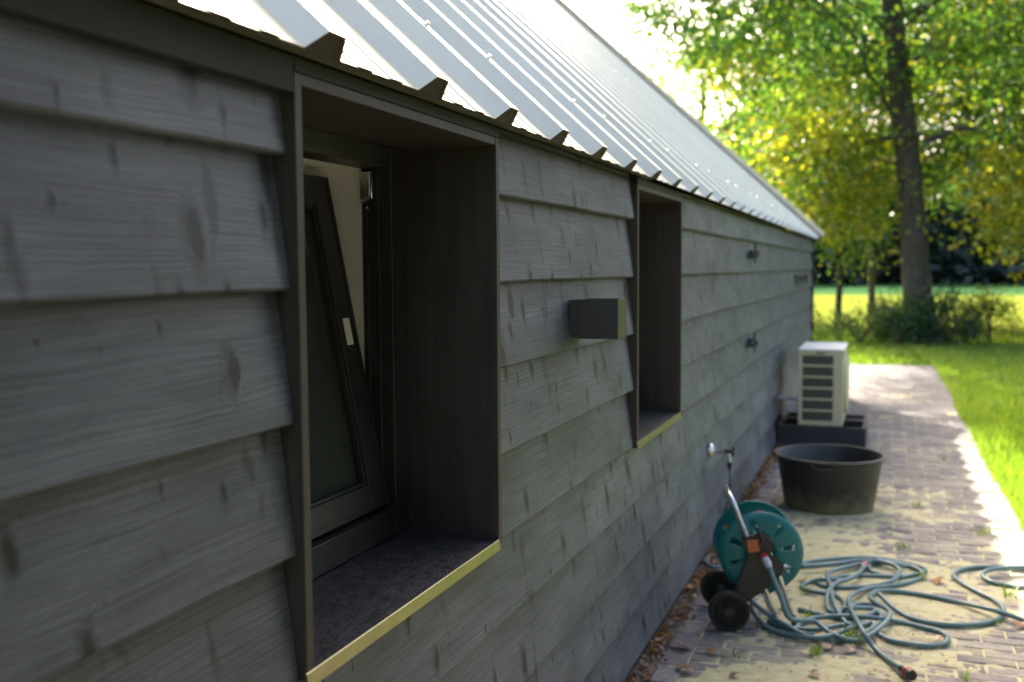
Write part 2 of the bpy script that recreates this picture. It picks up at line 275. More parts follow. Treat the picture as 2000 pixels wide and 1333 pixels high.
# ------------------------------------------------------------------ mesh helpers
class MB:
    def __init__(s): s.v = []; s.f = []; s.a = []; s.cur = 0.0
    def add(s, vs, fs, a=None):
        o = len(s.v); s.v += [tuple(p) for p in vs]; s.f += [tuple(i+o for i in q) for q in fs]; s.a += [s.cur if a is None else a]*len(vs)
        return s
    def box(s, x0, x1, y0, y1, z0, z1, bev=0.0):
        if x0 > x1: x0, x1 = x1, x0
        if bev <= 0:
            vs = [(x, y, z) for z in (z0, z1) for y in (y0, y1) for x in (x0, x1)]
            return s.add(vs, [(0, 2, 3, 1), (4, 5, 7, 6), (0, 1, 5, 4), (2, 6, 7, 3), (0, 4, 6, 2), (1, 3, 7, 5)])
        vs = []; b = bev
        X = (x0, x1); Y = (y0, y1); Z = (z0, z1)
        idx = {}
        for i in (0, 1):
            for j in (0, 1):
                for k in (0, 1):
                    dx = b*(1-2*i); dy = b*(1-2*j); dz = b*(1-2*k)
                    for ax, p in enumerate(((X[i], Y[j]+dy, Z[k]+dz), (X[i]+dx, Y[j], Z[k]+dz), (X[i]+dx, Y[j]+dy, Z[k]))):
                        idx[(i, j, k, ax)] = len(vs); vs.append(p)
        fs = []
        g = idx
        for i in (0, 1): fs.append((g[i, 0, 0, 0], g[i, 1, 0, 0], g[i, 1, 1, 0], g[i, 0, 1, 0]))
        for j in (0, 1): fs.append((g[0, j, 0, 1], g[1, j, 0, 1], g[1, j, 1, 1], g[0, j, 1, 1]))
        for k in (0, 1): fs.append((g[0, 0, k, 2], g[1, 0, k, 2], g[1, 1, k, 2], g[0, 1, k, 2]))
        for i in (0, 1):
            for j in (0, 1): fs.append((g[i, j, 0, 0], g[i, j, 1, 0], g[i, j, 1, 1], g[i, j, 0, 1]))
            for k in (0, 1): fs.append((g[i, 0, k, 0], g[i, 1, k, 0], g[i, 1, k, 2], g[i, 0, k, 2]))
        for j in (0, 1):
            for k in (0, 1): fs.append((g[0, j, k, 1], g[1, j, k, 1], g[1, j, k, 2], g[0, j, k, 2]))
        for i in (0, 1):
            for j in (0, 1):
                for k in (0, 1): fs.append((g[i, j, k, 0], g[i, j, k, 1], g[i, j, k, 2]))
        return s.add(vs, fs)
    def tube(s, pts, r, n=10, cap=True, closed=False):
        pts = [Vector(p) for p in pts]; k = len(pts)
        rr = r if isinstance(r, (list, tuple)) else [r]*k
        T = [(pts[min(i+1, k-1)]-pts[max(i-1, 0)]).normalized() for i in range(k)]
        up = Vector((0, 0, 1)) if abs(T[0].z) < 0.9 else Vector((1, 0, 0))
        u = T[0].cross(up).normalized(); vs = []
        for i in range(k):
            u = (u-T[i]*u.dot(T[i])).normalized(); w_ = T[i].cross(u)
            for j in range(n):
                a = 2*pi*j/n; vs.append(pts[i]+(u*cos(a)+w_*sin(a))*rr[i])
        fs = [(i*n+j, i*n+(j+1) % n, (i+1)*n+(j+1) % n, (i+1)*n+j) for i in range(k-1) for j in range(n)]
        if cap: fs += [tuple(range(n))[::-1], tuple(range((k-1)*n, k*n))]
        return s.add(vs, fs)
    def lathe(s, prof, n=32, axis='z', c=(0, 0, 0), sq=(1, 1)):
        vs = []
        for (r, h) in prof:
            for j in range(n):
                a = 2*pi*j/n; x, y = r*cos(a)*sq[0], r*sin(a)*sq[1]
                p = (x, y, h) if axis == 'z' else (x, h, y) if axis == 'y' else (h, x, y)
                vs.append((p[0]+c[0], p[1]+c[1], p[2]+c[2]))
        k = len(prof)
        fs = [(i*n+j, i*n+(j+1) % n, (i+1)*n+(j+1) % n, (i+1)*n+j) for i in range(k-1) for j in range(n)]
        if prof[0][0] > 1e-6: fs.append(tuple(range(n))[::-1])
        if prof[-1][0] > 1e-6: fs.append(tuple(range((k-1)*n, k*n)))
        return s.add(vs, fs)
    def prism(s, poly, a0, a1, axis='y'):
        k = len(poly); vs = []
        for h in (a0, a1):
            for (p, q) in poly: vs.append((p, h, q) if axis == 'y' else (h, p, q) if axis == 'x' else (p, q, h))
        fs = [(i, (i+1) % k, k+(i+1) % k, k+i) for i in range(k)]+[tuple(range(k))[::-1], tuple(range(k, 2*k))]
        return s.add(vs, fs)
    def build(s, name, m, parent=None, smooth=False, attr=None, loc=None, rot=None, fix=True, label=None):
        me = bpy.data.meshes.new(name); me.from_pydata(s.v, [], s.f)
        if attr:
            at = me.attributes.new(attr, 'FLOAT', 'POINT'); at.data.foreach_set('value', np.array(s.a, dtype=np.float32))
        if fix:
            import bmesh
            bm = bmesh.new(); bm.from_mesh(me); bmesh.ops.recalc_face_normals(bm, faces=bm.faces); bm.to_mesh(me); bm.free()
        if smooth:
            me.polygons.foreach_set('use_smooth', [True]*len(me.polygons))
            try: me.set_sharp_from_angle(angle=radians(40))
            except Exception: pass
        me.materials.append(m); me.update()
        o = bpy.data.objects.new(name, me); COL.objects.link(o)
        if parent is not None: o.parent = parent
        if loc is not None: o.location = loc
        if rot is not None: o.rotation_euler = rot
        if label: o['label'] = label
        return o

def tag(o, label=None, cat=None, group=None, kind=None):
    if label: o['label'] = label
    if cat: o['category'] = cat
    if group: o['group'] = group
    if kind: o['kind'] = kind
    return o
def empty(name, loc=(0, 0, 0), rz=0.0):
    o = bpy.data.objects.new(name, None); COL.objects.link(o); o.location = loc; o.rotation_euler = (0, 0, rz); o.empty_display_size = 0.1
    return o
def spline(P, step=0.02):
    P = [Vector(p) for p in P]; out = []
    Q = [P[0]*2-P[1]]+P+[P[-1]*2-P[-2]]
    for i in range(1, len(Q)-2):
        a, b, c, d = Q[i-1:i+3]; m = max(2, int((c-b).length/step))
        for j in range(m):
            t = j/m
            out.append(0.5*((2*b)+(c-a)*t+(2*a-5*b+4*c-d)*t*t+(3*b-a-3*c+d)*t**3))
    out.append(P[-1]); return out

def quads(name, C, size, mat_, parent=None, tint=None, aspect=0.6, flat=0.0, fold=0.25):
    """one mesh of many small folded leaves; C (n,3) centres"""
    n = len(C); C = np.asarray(C, dtype=np.float64)
    nrm = rng.normal(size=(n, 3)); nrm[:, 2] += flat*3; nrm /= np.linalg.norm(nrm, axis=1)[:, None]
    t = rng.normal(size=(n, 3)); t -= nrm*(t*nrm).sum(1)[:, None]; t /= np.linalg.norm(t, axis=1)[:, None]
    b = np.cross(nrm, t)
    s = (np.asarray(size)*rng.uniform(0.65, 1.3, n))[:, None]
    p = [C-t*s*0.5, C-t*s*0.1+b*s*aspect*0.5+nrm*s*fold*0.4, C+t*s*0.5, C-t*s*0.1-b*s*aspect*0.5+nrm*s*fold*0.4]
    V = np.stack(p, 1).reshape(-1, 3)
    idx = np.arange(n)*4
    Fv = np.stack([idx, idx+1, idx+2, idx, idx+2, idx+3], 1).reshape(-1)
    me = bpy.data.meshes.new(name); me.vertices.add(4*n); me.vertices.foreach_set('co', V.astype(np.float32).ravel())
    me.loops.add(6*n); me.loops.foreach_set('vertex_index', Fv.astype(np.int32))
    me.polygons.add(2*n); me.polygons.foreach_set('loop_start', (np.arange(2*n)*3).astype(np.int32))
    at = me.attributes.new('tint', 'FLOAT', 'POINT')
    tv = rng.uniform(0, 1, n) if tint is None else np.clip(tint, 0, 1)
    at.data.foreach_set('value', np.repeat(tv, 4).astype(np.float32))
    me.materials.append(mat_); me.update(calc_edges=True)
    o = bpy.data.objects.new(name, me); COL.objects.link(o)
    if parent is not None: o.parent = parent
    return o

# ------------------------------------------------------------------ ground
g = MB(); g.add([(-500, -300, -0.03), (500, -300, -0.03), (500, 900, -0.03), (-500, 900, -0.03)], [(0, 1, 2, 3)])
tag(g.build('ground', M['ground']), kind='structure')

PATH_X1 = 1.585
def path_edge(y):
    return PATH_X1+0.012*sin(y*2.1)+0.035*max(0, 1-abs(y-6.5)/4)-(0.06*(y-13)**2/9 if y > 13 else 0)
def snoise(x, y, seed=0, octs=5, base=1.0):
    r = np.random.default_rng(seed); out = np.zeros_like(x); amp = 1.0; tot = 0
    for o in range(octs):
        fr = base*2**o; G = r.uniform(-1, 1, (256, 256))
        u = x*fr+1000.3; v = y*fr+1000.7; iu = np.floor(u).astype(int); iv = np.floor(v).astype(int); fu = u-iu; fv = v-iv
        fu = fu*fu*(3-2*fu); fv = fv*fv*(3-2*fv)
        a = G[iu % 256, iv % 256]; b = G[(iu+1) % 256, iv % 256]; c = G[iu % 256, (iv+1) % 256]; d = G[(iu+1) % 256, (iv+1) % 256]
        out += amp*((a*(1-fu)+b*fu)*(1-fv)+(c*(1-fu)+d*fu)*fv); tot += amp; amp *= 0.55
    return out/tot
# bricks (top near z=0)
pm = MB()
def brick(x0, x1, y0, y1, t):
    h = random.gauss(0, 0.0013); tx = random.gauss(0, 0.0012); b = 0.005
    j = lambda: random.uniform(-0.0015, 0.0015)
    ax0, ax1, ay0, ay1 = x0+j(), x1+j(), y0+j(), y1+j()
    vs = [(ax0, ay0, -0.02), (ax1, ay0, -0.02), (ax1, ay1, -0.02), (ax0, ay1, -0.02),
          (ax0, ay0, -b+h), (ax1, ay0, -b+h+tx), (ax1, ay1, -b+h+tx), (ax0, ay1, -b+h),
          (ax0+b, ay0+b, h), (ax1-b, ay0+b, h+tx), (ax1-b, ay1-b, h+tx), (ax0+b, ay1-b, h)]
    fs = [(0, 1, 5, 4), (1, 2, 6, 5), (2, 3, 7, 6), (3, 0, 4, 7), (4, 5, 9, 8), (5, 6, 10, 9), (6, 7, 11, 10), (7, 4, 8, 11), (8, 9, 10, 11)]
    pm.add(vs, fs, t)
y = -3.0
while y < 15.9:                                   # border course along the wall
    ln = random.uniform(0.155, 0.175); brick(0.068, 0.166, y, y+ln, random.uniform(0.25, 1)); y += ln+0.008
rowp = 0.083; k = 0; y = -3.0
while y < 16.1:
    x = 0.174-(0.105 if k % 2 else 0); xe = path_edge(y) if y < 12.75 else path_edge(y)
    if y > 12.75: x -= 6.3
    while x < xe-0.03:
        L = 0.205+random.uniform(-0.003, 0.003)
        a, b_ = x, min(x+L, xe)
        if a < 0.171 and y < 12.75: a = 0.171
        if b_-a > 0.03: brick(a, b_, y, y+rowp-0.007, min(1, max(0, random.gauss(0.45, 0.27))))
        x += L+0.007
    y += rowp; k += 1
path = tag(pm.build('path', M['brick'], attr='tint', fix=False), kind='structure')
# sand in the joints and spread over the bricks
nx, ny = 170, 1500
X, Y = np.meshgrid(np.linspace(0.10, 1.60, nx), np.linspace(2.2, 13.5, ny), indexing='ij')
s1 = snoise(X*1.3, Y*2.4, 3, 5, 1.2); s2 = snoise(X, Y, 5, 4, 22)
bias = 0.70*np.exp(-((Y-4.9)/0.9)**2)*np.exp(-((X-0.7)/0.5)**2)+0.62*np.exp(-((Y-3.7)/0.55)**2)*np.exp(-((X-0.75)/0.45)**2)+0.25*np.exp(-((Y-6.1)/0.4)**2)*np.exp(-((X-0.5)/0.4)**2)-0.25*np.clip((Y-6.5)/3, 0, 1)-0.3*np.clip((0.26-X)/0.1, 0, 1)+0.10*np.clip((X-1.2)/0.3, 0, 1)
Z = -0.0040+0.0100*(s1+bias)+0.0050*s2
Z = np.minimum(Z, 0.0045+0.001*s2); Z = np.maximum(Z, -0.006+0.001*s2)
V = np.stack([X, Y, Z], -1).reshape(-1, 3); i, j = np.meshgrid(np.arange(nx-1), np.arange(ny-1), indexing='ij'); a = (i*ny+j).ravel()
Fq = np.stack([a, a+ny, a+ny+1, a+1], 1)
me = bpy.data.meshes.new('path_sand'); me.from_pydata(V.tolist(), [], Fq.tolist()); me.polygons.foreach_set('use_smooth', [True]*len(me.polygons)); me.materials.append(M['sand'])
o = bpy.data.objects.new('path_sand', me); COL.objects.link(o); tag(o, kind='structure')
mb = MB(); mb.box(-6.2, 1.57, 12.75, 16.2, -0.028, -0.008); mb.box(0.0, 1.57, -3.0, 12.75, -0.028, -0.006-0.004)
tag(mb.build('path_bed', M['sand']), kind='structure')
mb = MB(); mb.box(-0.03, 0.066, -3.0, 12.6, -0.025, -0.006); tag(mb.build('soil_strip', M['soil']), kind='structure')

# ------------------------------------------------------------------ house
house = empty('house', (0, 0, 0)); tag(house, 'low house with grey lapped timber walls, two deep dark windows and a ribbed metal roof', 'house')
EXP = 0.2065; ZB = [1.674-EXP*i for i in range(9)]
W1 = (1.320, 2.170); W2 = (3.530, 4.360); YEND = 12.60; YSTART = -3.0
cl = MB(); bidc = [0.0]
def board(zb, y0, y1, top=None):
    bidc[0] += 1.0; bid = bidc[0]
    zt = zb+EXP+0.018 if top is None else top
    n = max(2, int((y1-y0)/0.12)); ph = random.uniform(0, 9); off = random.uniform(-0.002, 0.002)
    sl = 0.0300*(zt-zb)/(EXP+0.018)
    vs = []
    for i in range(n+1):
        yy = y0+(y1-y0)*i/n
        wz = 0.0013*sin(yy*2.3+ph)+0.0007*sin(yy*9.1+ph*2); wx = off+0.0012*sin(yy*1.7+ph*3)
        tw = 0.0
        vs += [(-0.0285+wx, yy, zb+wz), (-0.0035+wx, yy, zb+wz), (wx, yy, zb+0.004+wz), (wx-sl*0.5+0.0008, yy, (zb+zt)/2), (wx-sl, yy, zt), (wx-sl-0.012, yy, zt)]
    m = 6; fs = []
    for i in range(n):
        for q in range(m-1): fs.append((i*m+q, i*m+q+1, (i+1)*m+q+1, (i+1)*m+q))
    fs += [tuple(range(m)), tuple(n*m+q for q in range(m))[::-1]]
    cl.add(vs, fs, bid*0.731)
joints = {0: [8.9], 1: [6.26], 2: [6.26], 3: [5.3], 4: [7.6], 5: [6.1], 6: [4.4, 9.0], 7: [3.7, 8.2], 8: [4.75, 9.6]}
for k, zb in enumerate(ZB):
    top = 1.835 if k == 0 else 0.858 if k == 5 else None
    segs = [(YSTART, W1[0]-0.003), (W1[1]+0.001, W2[0]-0.003), (W2[1]+0.001, YEND-0.03)] if k <= 4 else [(YSTART, YEND-0.03)]
    for (a, b_) in segs:
        cuts = [a]+[q for q in joints.get(k, []) if a+0.2 < q < b_-0.2]+[b_]
        for p, q in zip(cuts[:-1], cuts[1:]):
            board(zb, p+(0.001 if p != a else 0), q-(0.0015 if q != b_ else 0), top)
cl.build('cladding', M['wood'], house, attr='bid', fix=True)
# structural wall behind the boards
mb = MB(); XO, XI = -0.048, -0.315
mb.box(XI, XO, YSTART, YEND-0.02, -0.02, 0.835)
mb.box(XI, XO, YSTART, YEND-0.02, 1.822, 1.85)
for a, b_ in ((YSTART, W1[0]), (W1[1], W2[0]), (W2[1], YEND-0.02)): mb.box(XI, XO, a, b_, 0.835, 1.822)
RX = -3.85; TAN = math.tan(radians(43)); EZ = 1.825; RZ = EZ+(0.05-RX)*TAN
WID = RX*2
gz = 1.80
for ya, yb in ((YSTART, YSTART+0.2), (YEND-0.2, YEND-0.01)):
    mb.prism([(XI, -0.02), (XI, 1.84), (-0.33, gz+0.3), (RX, RZ-0.12), (WID+0.33, gz+0.3), (WID, 1.8), (WID, -0.02)], ya, yb, 'y')
BW = (1.6, 4.4)                                      # unseen back opening, added to let daylight brighten the room
mb.box(WID, WID+0.2, YSTART, BW[0], -0.02, 1.8); mb.box(WID, WID+0.2, BW[1], YEND-0.02, -0.02, 1.8)
mb.box(WID, WID+0.2, BW[0], BW[1], -0.02, 0.12)
mb.build('wall_core', M['fascia'], house)
mb = MB()
mb.box(WID+0.25, XI-0.003, 5.2, 5.25, 0, 2.00); mb.box(WID+0.25, XI-0.003, 0.2, 0.25, 0, 2.00)
mb.box(WID+0.25, XI-0.003, 0.2, 5.25, 2.0, 2.04); mb.box(WID+0.25, XI-0.003, 0.2, 5.25, 0.0, 0.02)
mb.build('interior_walls', M['inside'], house)
mb = MB(); mb.box(-0.012, 0.012, YEND-0.029, YEND+0.012, 0.0, 1.83, 0.002); mb.box(-0.05, 0.012, YEND-0.02+0.002, YEND+0.012, 0, 1.83)
mb.build('corner_trim', M['black'], house)
# fascia under the roof sheet
mb = MB()
for a, b_, z0, x1 in ((YSTART, W1[0], 1.768, 0.013), (W1[0], W1[1], 1.801, 0.0135), (W1[1], W2[0], 1.806, -0.0165), (W2[0], W2[1], 1.801, 0.0135), (W2[1], YEND, 1.806, -0.0165)):
    mb.box(-0.02, x1, a+0.0005, b_-0.0005, z0, 1.8235, 0.0015)
mb.build('fascia', M['fascia'], house)

def window(y0, y1, sash_open, main):
    t = 0.021; zs = 0.862; zt = 1.800
    mb = MB()
    mb.box(-0.225, 0.0125, y0, y0+t, 0.852, zt, 0.0015); mb.box(-0.225, 0.0125, y1-t, y1, 0.852, zt, 0.0015)
    mb.box(-0.225, 0.0115, y0+t, y1-t, zt-0.018, zt, 0.001)
    s = mb.build('window', M['dark_wood'], house, label='first deep window, its dark sash tilted open' if main else 'second deep window, seen only as a dark box along the wall')
    a, b_ = y0+t, y1-t; fw = 0.067
    mb = MB()                                        # fixed frame with rebates
    for (u0, u1, w0, w1) in ((a, a+fw, 0.872, 1.782), (b_-fw, b_, 0.872, 1.782)):
        mb.box(-0.300, -0.222, u0, u1, w0, w1, 0.002)
    mb.box(-0.300, -0.2225, a+fw, b_-fw, 0.872, 0.937, 0.002); mb.box(-0.300, -0.2225, a+fw, b_-fw, 1.735, 1.782, 0.002)
    # inner stop beads
    mb.box(-0.297, -0.284, b_-fw-0.003, b_-fw-0.0002, 0.94, 1.733, 0.001); mb.box(-0.262, -0.254, b_-fw-0.003, b_-fw-0.0005, 0.94, 1.733, 0.001)
    mb.box(-0.311, -0.288, a+fw+0.0005, a+fw+0.013, 0.94, 1.733, 0.002)
    mb.box(-0.2215, -0.2185, b_-fw+0.004, b_-fw+0.008, 0.93, 1.735); mb.box(-0.2215, -0.2185, a+fw, b_-fw+0.004, 0.929, 0.933)
    mb.build('window_frame', M['frame'], s)
    mb = MB()                                        # slate sill slightly falling outwards
    mb.add([(-0.222, a+0.001, 0.871), (0.0105, a+0.001, 0.863), (0.0105, b_-0.001, 0.863), (-0.222, b_-0.001, 0.871), (-0.222, a+0.001, 0.84), (0.0105, a+0.001, 0.84), (0.0105, b_-0.001, 0.84), (-0.222, b_-0.001, 0.84)],
           [(0, 1, 2, 3), (4, 7, 6, 5), (0, 4, 5, 1), (1, 5, 6, 2), (2, 6, 7, 3), (3, 7, 4, 0)])
    mb.build('sill', M['sill'], s)
    mb = MB()
    mb.prism([(0.0107, 0.8652), (0.0128, 0.8652), (0.0142, 0.8640), (0.0175, 0.8415), (0.0155, 0.841), (0.0107, 0.855)], y0-0.004, y1-0.022, 'y')
    mb.build('sill_trim', M['trim'], s)
    # white inner reveal round the opening
    mb = MB(); c0, c1 = a+fw-0.004, b_-fw+0.001
    mb.box(-0.62, -0.301, c1, c1+0.03, 0.90, 1.745); mb.box(-0.62, -0.301, c0-0.03, c0, 0.90, 1.745)
    mb.box(-0.62, -0.301, c0-0.03, c1+0.03, 1.7455, 1.775); mb.box(-0.62, -0.301, c0-0.03, c1+0.03, 0.87, 0.8995)
    mb.build('inner_reveal', M['plaster'], s)
    # sash, hinged at its bottom rail, built around its own axis
    sw = (b_-fw-0.004)-(a+fw+0.004); sh = 0.785; st = 0.078; th = 0.042
    mb = MB()
    mb.box(-th, 0, 0, st, 0, sh, 0.002); mb.box(-th, 0, sw-st, sw, 0, sh, 0.002)
    mb.box(-th+0.0006, -0.0006, st, sw-st, 0, 0.062, 0.002); mb.box(-th+0.0006, -0.0006, st, sw-st, sh-0.07, sh, 0.002)
    for (u0, u1, w0, w1) in ((st, st+0.007, 0.062, sh-0.07), (sw-st-0.007, sw-st, 0.062, sh-0.07), (st+0.007, sw-st-0.007, 0.062, 0.069), (st+0.007, sw-st-0.007, sh-0.077, sh-0.07)):
        mb.box(-0.020, -0.006, u0, u1, w0, w1, 0.001)
    mb.box(0.0, 0.0035, sw-0.017, sw-0.014, 0.01, sh-0.01); mb.box(0.0, 0.0035, 0.014, sw-0.014, 0.010, 0.013)
    ang = radians(-11.0) if sash_open else 0
    sa = mb.build('sash', M['frame'], s, loc=(-0.236 if sash_open else -0.245, a+fw+0.004, 0.948), rot=(0, ang, 0))
    mb = MB(); mb.box(-0.028, -0.022, st+0.001, sw-st-0.001, 0.063, sh-0.071)
    p = mb.build('pane', M['glass'], s, loc=sa.location, rot=(0, ang, 0))
    if sash_open:
        mb = MB(); mb.box(0.0002, 0.0012, sw-0.030-0.028, sw-0.030, 0.385, 0.448, 0)  # pale rectangle put in for a spot of light on the stile
        mb.build('light_patch', M['plaster'], s, loc=sa.location, rot=(0, ang, 0))
        mb = MB(); yy = b_-fw-0.009
        mb.box(-0.300, -0.268, yy, yy+0.0075, 1.664, 1.728, 0.0015)
        mb.tube([(-0.272, yy-0.006, 1.668), (-0.272, yy-0.006, 1.726)], 0.0045, 10)
        mb.tube([(-0.292, yy-0.004, 1.655), (-0.268, yy-0.006, 1.668)], 0.004, 8)
        mb.lathe([(0.0, -0.007), (0.0055, -0.005), (0.007, 0.0), (0.0055, 0.005), (0.0, 0.007)], 14, 'y', (-0.278, yy, 1.640))
        mb.build('corner_hinge', M['steel'], s, smooth=True)
    return s
window(W1[0], W1[1], True, True)
window(W2[0], W2[1], False, False)

# ------------------------------------------------------------------ roof
PIT = 0.380; Y0R = 1.290
prof = [(0, 0), (0.030, 0.038), (0.078, 0.038), (0.104, 0), (0.160, 0), (0.163, 0.003), (0.203, 0.003), (0.206, 0), (0.270, 0), (0.273, 0.003), (0.313, 0.003), (0.316, 0)]
ks = range(int((YSTART-Y0R)/PIT)-1, 30)
line = []
for kk in ks:
    for (dy, h) in prof:
        yy = Y0R+kk*PIT+dy
        if YSTART-0.15 <= yy <= 12.50: line.append((yy, h))
nrm = Vector((sin(radians(43)), 0, cos(radians(43)))); dn = Vector((-cos(radians(43)), 0, sin(radians(43))))
EAVE = Vector((0.05, 0, EZ)); SL = (0.05-RX)/cos(radians(43))
def roofpt(y, h, s_): p = EAVE+dn*s_+nrm*h; return (p.x, y, p.z)
rm = MB(); ns = 40; n = len(line)
vs = [roofpt(yy, h+0.0006*sin(3.1*(SL*i/ns)+yy*1.3), SL*i/ns) for i in range(ns+1) for (yy, h) in line]
fs = [(i*n+j, i*n+j+1, (i+1)*n+j+1, (i+1)*n+j) for i in range(ns) for j in range(n-1)]
rm.add(vs, fs)
roof = rm.build('roof', M['roof'], house, fix=False)
sol = roof.modifiers.new('sheet_thickness', 'SOLIDIFY'); sol.thickness = 0.0012; sol.offset = 1
rm = MB(); fx = lambda p: (2*RX-p[0], p[1], p[2])
vs2 = [fx(roofpt(yy, h, SL*i/2)) for i in range(3) for (yy, h) in line]
rm.add(vs2, [(i*n+j, (i+1)*n+j, (i+1)*n+j+1, i*n+j+1) for i in range(2) for j in range(n-1)])
rm.build('back_roof_sheet', M['roof'], roof, fix=False)
# foam filler closing the ribs at the eave
fm = MB(); top = [roofpt(yy, h-0.0006, 0.005) for (yy, h) in line]; top2 = [roofpt(yy, h-0.0006, 0.045) for (yy, h) in line]
bot = [roofpt(yy, -0.0045, 0.005) for (yy, h) in line]; bot2 = [roofpt(yy, -0.0045, 0.045) for (yy, h) in line]
nn = len(line)
fm.add(top+top2+bot+bot2, [q for j in range(nn-1) for q in ((j, j+1, 2*nn+j+1, 2*nn+j), (j, nn+j, nn+j+1, j+1), (2*nn+j, 2*nn+j+1, 3*nn+j+1, 3*nn+j), (nn+j, 3*nn+j, 3*nn+j+1, nn+j+1))])
fm.build('rib_filler', M['filler'], roof)
# screws
scr = MB()
scr.lathe([(0.0125, 0), (0.0125, 0.0012), (0.0115, 0.002), (0.0, 0.0021)], 16); scr.lathe([(0.0058, 0.002), (0.0058, 0.009), (0.0045, 0.010), (0, 0.010)], 6)
s0 = None
for row, srow in enumerate((0.295, 1.75, 3.2)):
    for kk in range(0, 29):
        if kk % 3 == 1: continue
        p = roofpt(Y0R+kk*PIT+0.054, 0.0385, srow)
        if s0 is None: s0 = scr.build('roof_screw', M['steel'], roof, smooth=True); o = s0
        else: o = s0.copy(); COL.objects.link(o)
        o.parent = roof; o.location = p; o.rotation_euler = (0, radians(43), 0)
mb = MB()
def slopebox(mb, y0, y1, h0, h1, s0_, s1_):
    P = [roofpt(y, h, s_) for s_ in (s0_, s1_) for y in (y0, y1) for h in (h0, h1)]
    mb.add(P, [(0, 1, 3, 2), (4, 6, 7, 5), (0, 4, 5, 1), (2, 3, 7, 6), (1, 5, 7, 3), (0, 2, 6, 4)])
slopebox(mb, 12.502, 12.58, -0.12, 0.056, -0.012, SL)
mb.build('verge_board', M['verge_dark'], roof)
mb = MB(); slopebox(mb, 12.492, 12.60, 0.0565, 0.110, -0.018, SL); mb.build('verge_cap', M['verge_top'], roof)
mb = MB(); mb.tube([(RX, YSTART-0.15, RZ+0.0), (RX, 12.6, RZ+0.0)], 0.09, 12); mb.build('ridge_cap', M['roof'], roof, smooth=True)

# ------------------------------------------------------------------ wall fittings
wl = empty('wall_light', (0, 2.835, 1.3525)); tag(wl, 'square dark grey up-down wall light on the boards between the two windows', 'wall light')
mb = MB()
x0, x1, h = 0.012, 0.134, 0.0575; t = 0.003
for (a, b_, c, d) in ((x0, x1, -0.05, -0.05+t), (x0, x1, 0.045-t, 0.045), (x0, x0+t, -0.05+t, 0.045-t), (x1-t, x1, -0.05+t, 0.045-t)):
    mb.box(a, b_, c, d, -h, h, 0.0006)
mb.box(x0+t, x1-t, -0.05+t, 0.045-t, -0.03, 0.03)
mb.build('lamp_body', M['light'], wl)
mb = MB(); mb.box(-0.012, 0.0118, -0.046, 0.041, -h+0.002, h-0.002, 0.001); mb.build('wall_plate', M['light'], wl)

tp = empty('garden_tap', (0, 5.22, 0.54)); tag(tp, 'small chrome outdoor tap with dark knob low on the timber wall above the hose reel', 'tap')
mb = MB(); mb.lathe([(0.038, -0.012), (0.040, 0.004), (0.036, 0.012), (0.024, 0.018), (0.0, 0.018)], 24, 'x'); mb.build('rosette', M['steel'], tp, smooth=True)
mb = MB(); mb.tube([(0.01, 0, 0), (0.035, 0, 0), (0.075, 0, 0)], [0.015, 0.012, 0.013], 12)
mb.tube(spline([(0.055, 0, 0), (0.085, 0, -0.008), (0.098, 0, -0.035), (0.099, 0, -0.06)], 0.01), 0.009, 12); mb.build('spout', M['steel'], tp, smooth=True)
mb = MB(); mb.tube([(0.075, 0, 0), (0.115, 0, 0.002)], [0.012, 0.010], 10); mb.tube([(0.118, -0.026, 0.0), (0.118, 0.026, 0.006)], 0.007, 8); mb.tube([(0.118, 0, -0.022), (0.118, 0, 0.028)], 0.007, 8); mb.build('knob', M['black'], tp, smooth=True)
mb = MB(); mb.tube([(0.099, 0, -0.055), (0.099, 0, -0.075), (0.100, 0, -0.095)], [0.012, 0.013, 0.007], 10); mb.build('coupling', M['black'], tp, smooth=True)
mb = MB(); mb.tube(spline([(0.100, 0, -0.09), (0.104, -0.015, -0.16), (0.098, -0.05, -0.24), (0.09, -0.08, -0.30), (0.05, -0.06, -0.37), (0.045, -0.04, -0.46), (0.05, 0.0, -0.535)], 0.02), 0.0045, 8); mb.build('thin_feed_line', M['black'], tp, smooth=True)

def wall_hook(z, lab):
    e = empty('hinge_bracket', (0, 6.80, z)); tag(e, lab, 'bracket', 'pair of metal hinge brackets on the timber wall')
    mb = MB(); mb.box(-0.012, 0.006, 0.02, 0.19, -0.026, 0.026, 0.002); mb.build('wall_plate', M['fascia'], e)
    mb = MB(); mb.tube([(0.026, 0, -0.062), (0.026, 0, 0.062)], 0.0075, 8); mb.lathe([(0.0, 0.058), (0.012, 0.060), (0.012, 0.070), (0, 0.072)], 10, 'z', (0.026, 0, 0)); mb.build('pin', M['light'], e, smooth=True)
    mb = MB(); mb.box(0.006, 0.022, -0.11, 0.05, -0.016, 0.016, 0.003); mb.box(0.008, 0.05, -0.018, 0.018, -0.022, 0.022, 0.002); mb.box(0.005, 0.045, -0.125, -0.10, -0.02, 0.012, 0.002); mb.build('arm', M['light'], e)
    return e
wall_hook(1.584, 'upper metal hinge bracket with a pin, high on the wall past the second window')
wall_hook(0.990, 'lower metal hinge bracket with a pin, halfway down the wall past the second window')
vg = empty('vent_grille', (0, 10.95, 1.360)); tag(vg, 'small dark rectangular vent grille near the far end of the wall', 'vent')
mb = MB(); mb.box(-0.02, 0.004, -0.72, -0.68, -0.055, 0.055, 0.001); mb.box(-0.02, 0.004, 0.68, 0.72, -0.055, 0.055, 0.001); mb.box(-0.02, 0.004, -0.68, 0.68, 0.042, 0.055, 0.001); mb.box(-0.02, 0.004, -0.68, 0.68, -0.055, -0.042, 0.001); mb.build('grille_frame', M['black'], vg)
mb = MB()
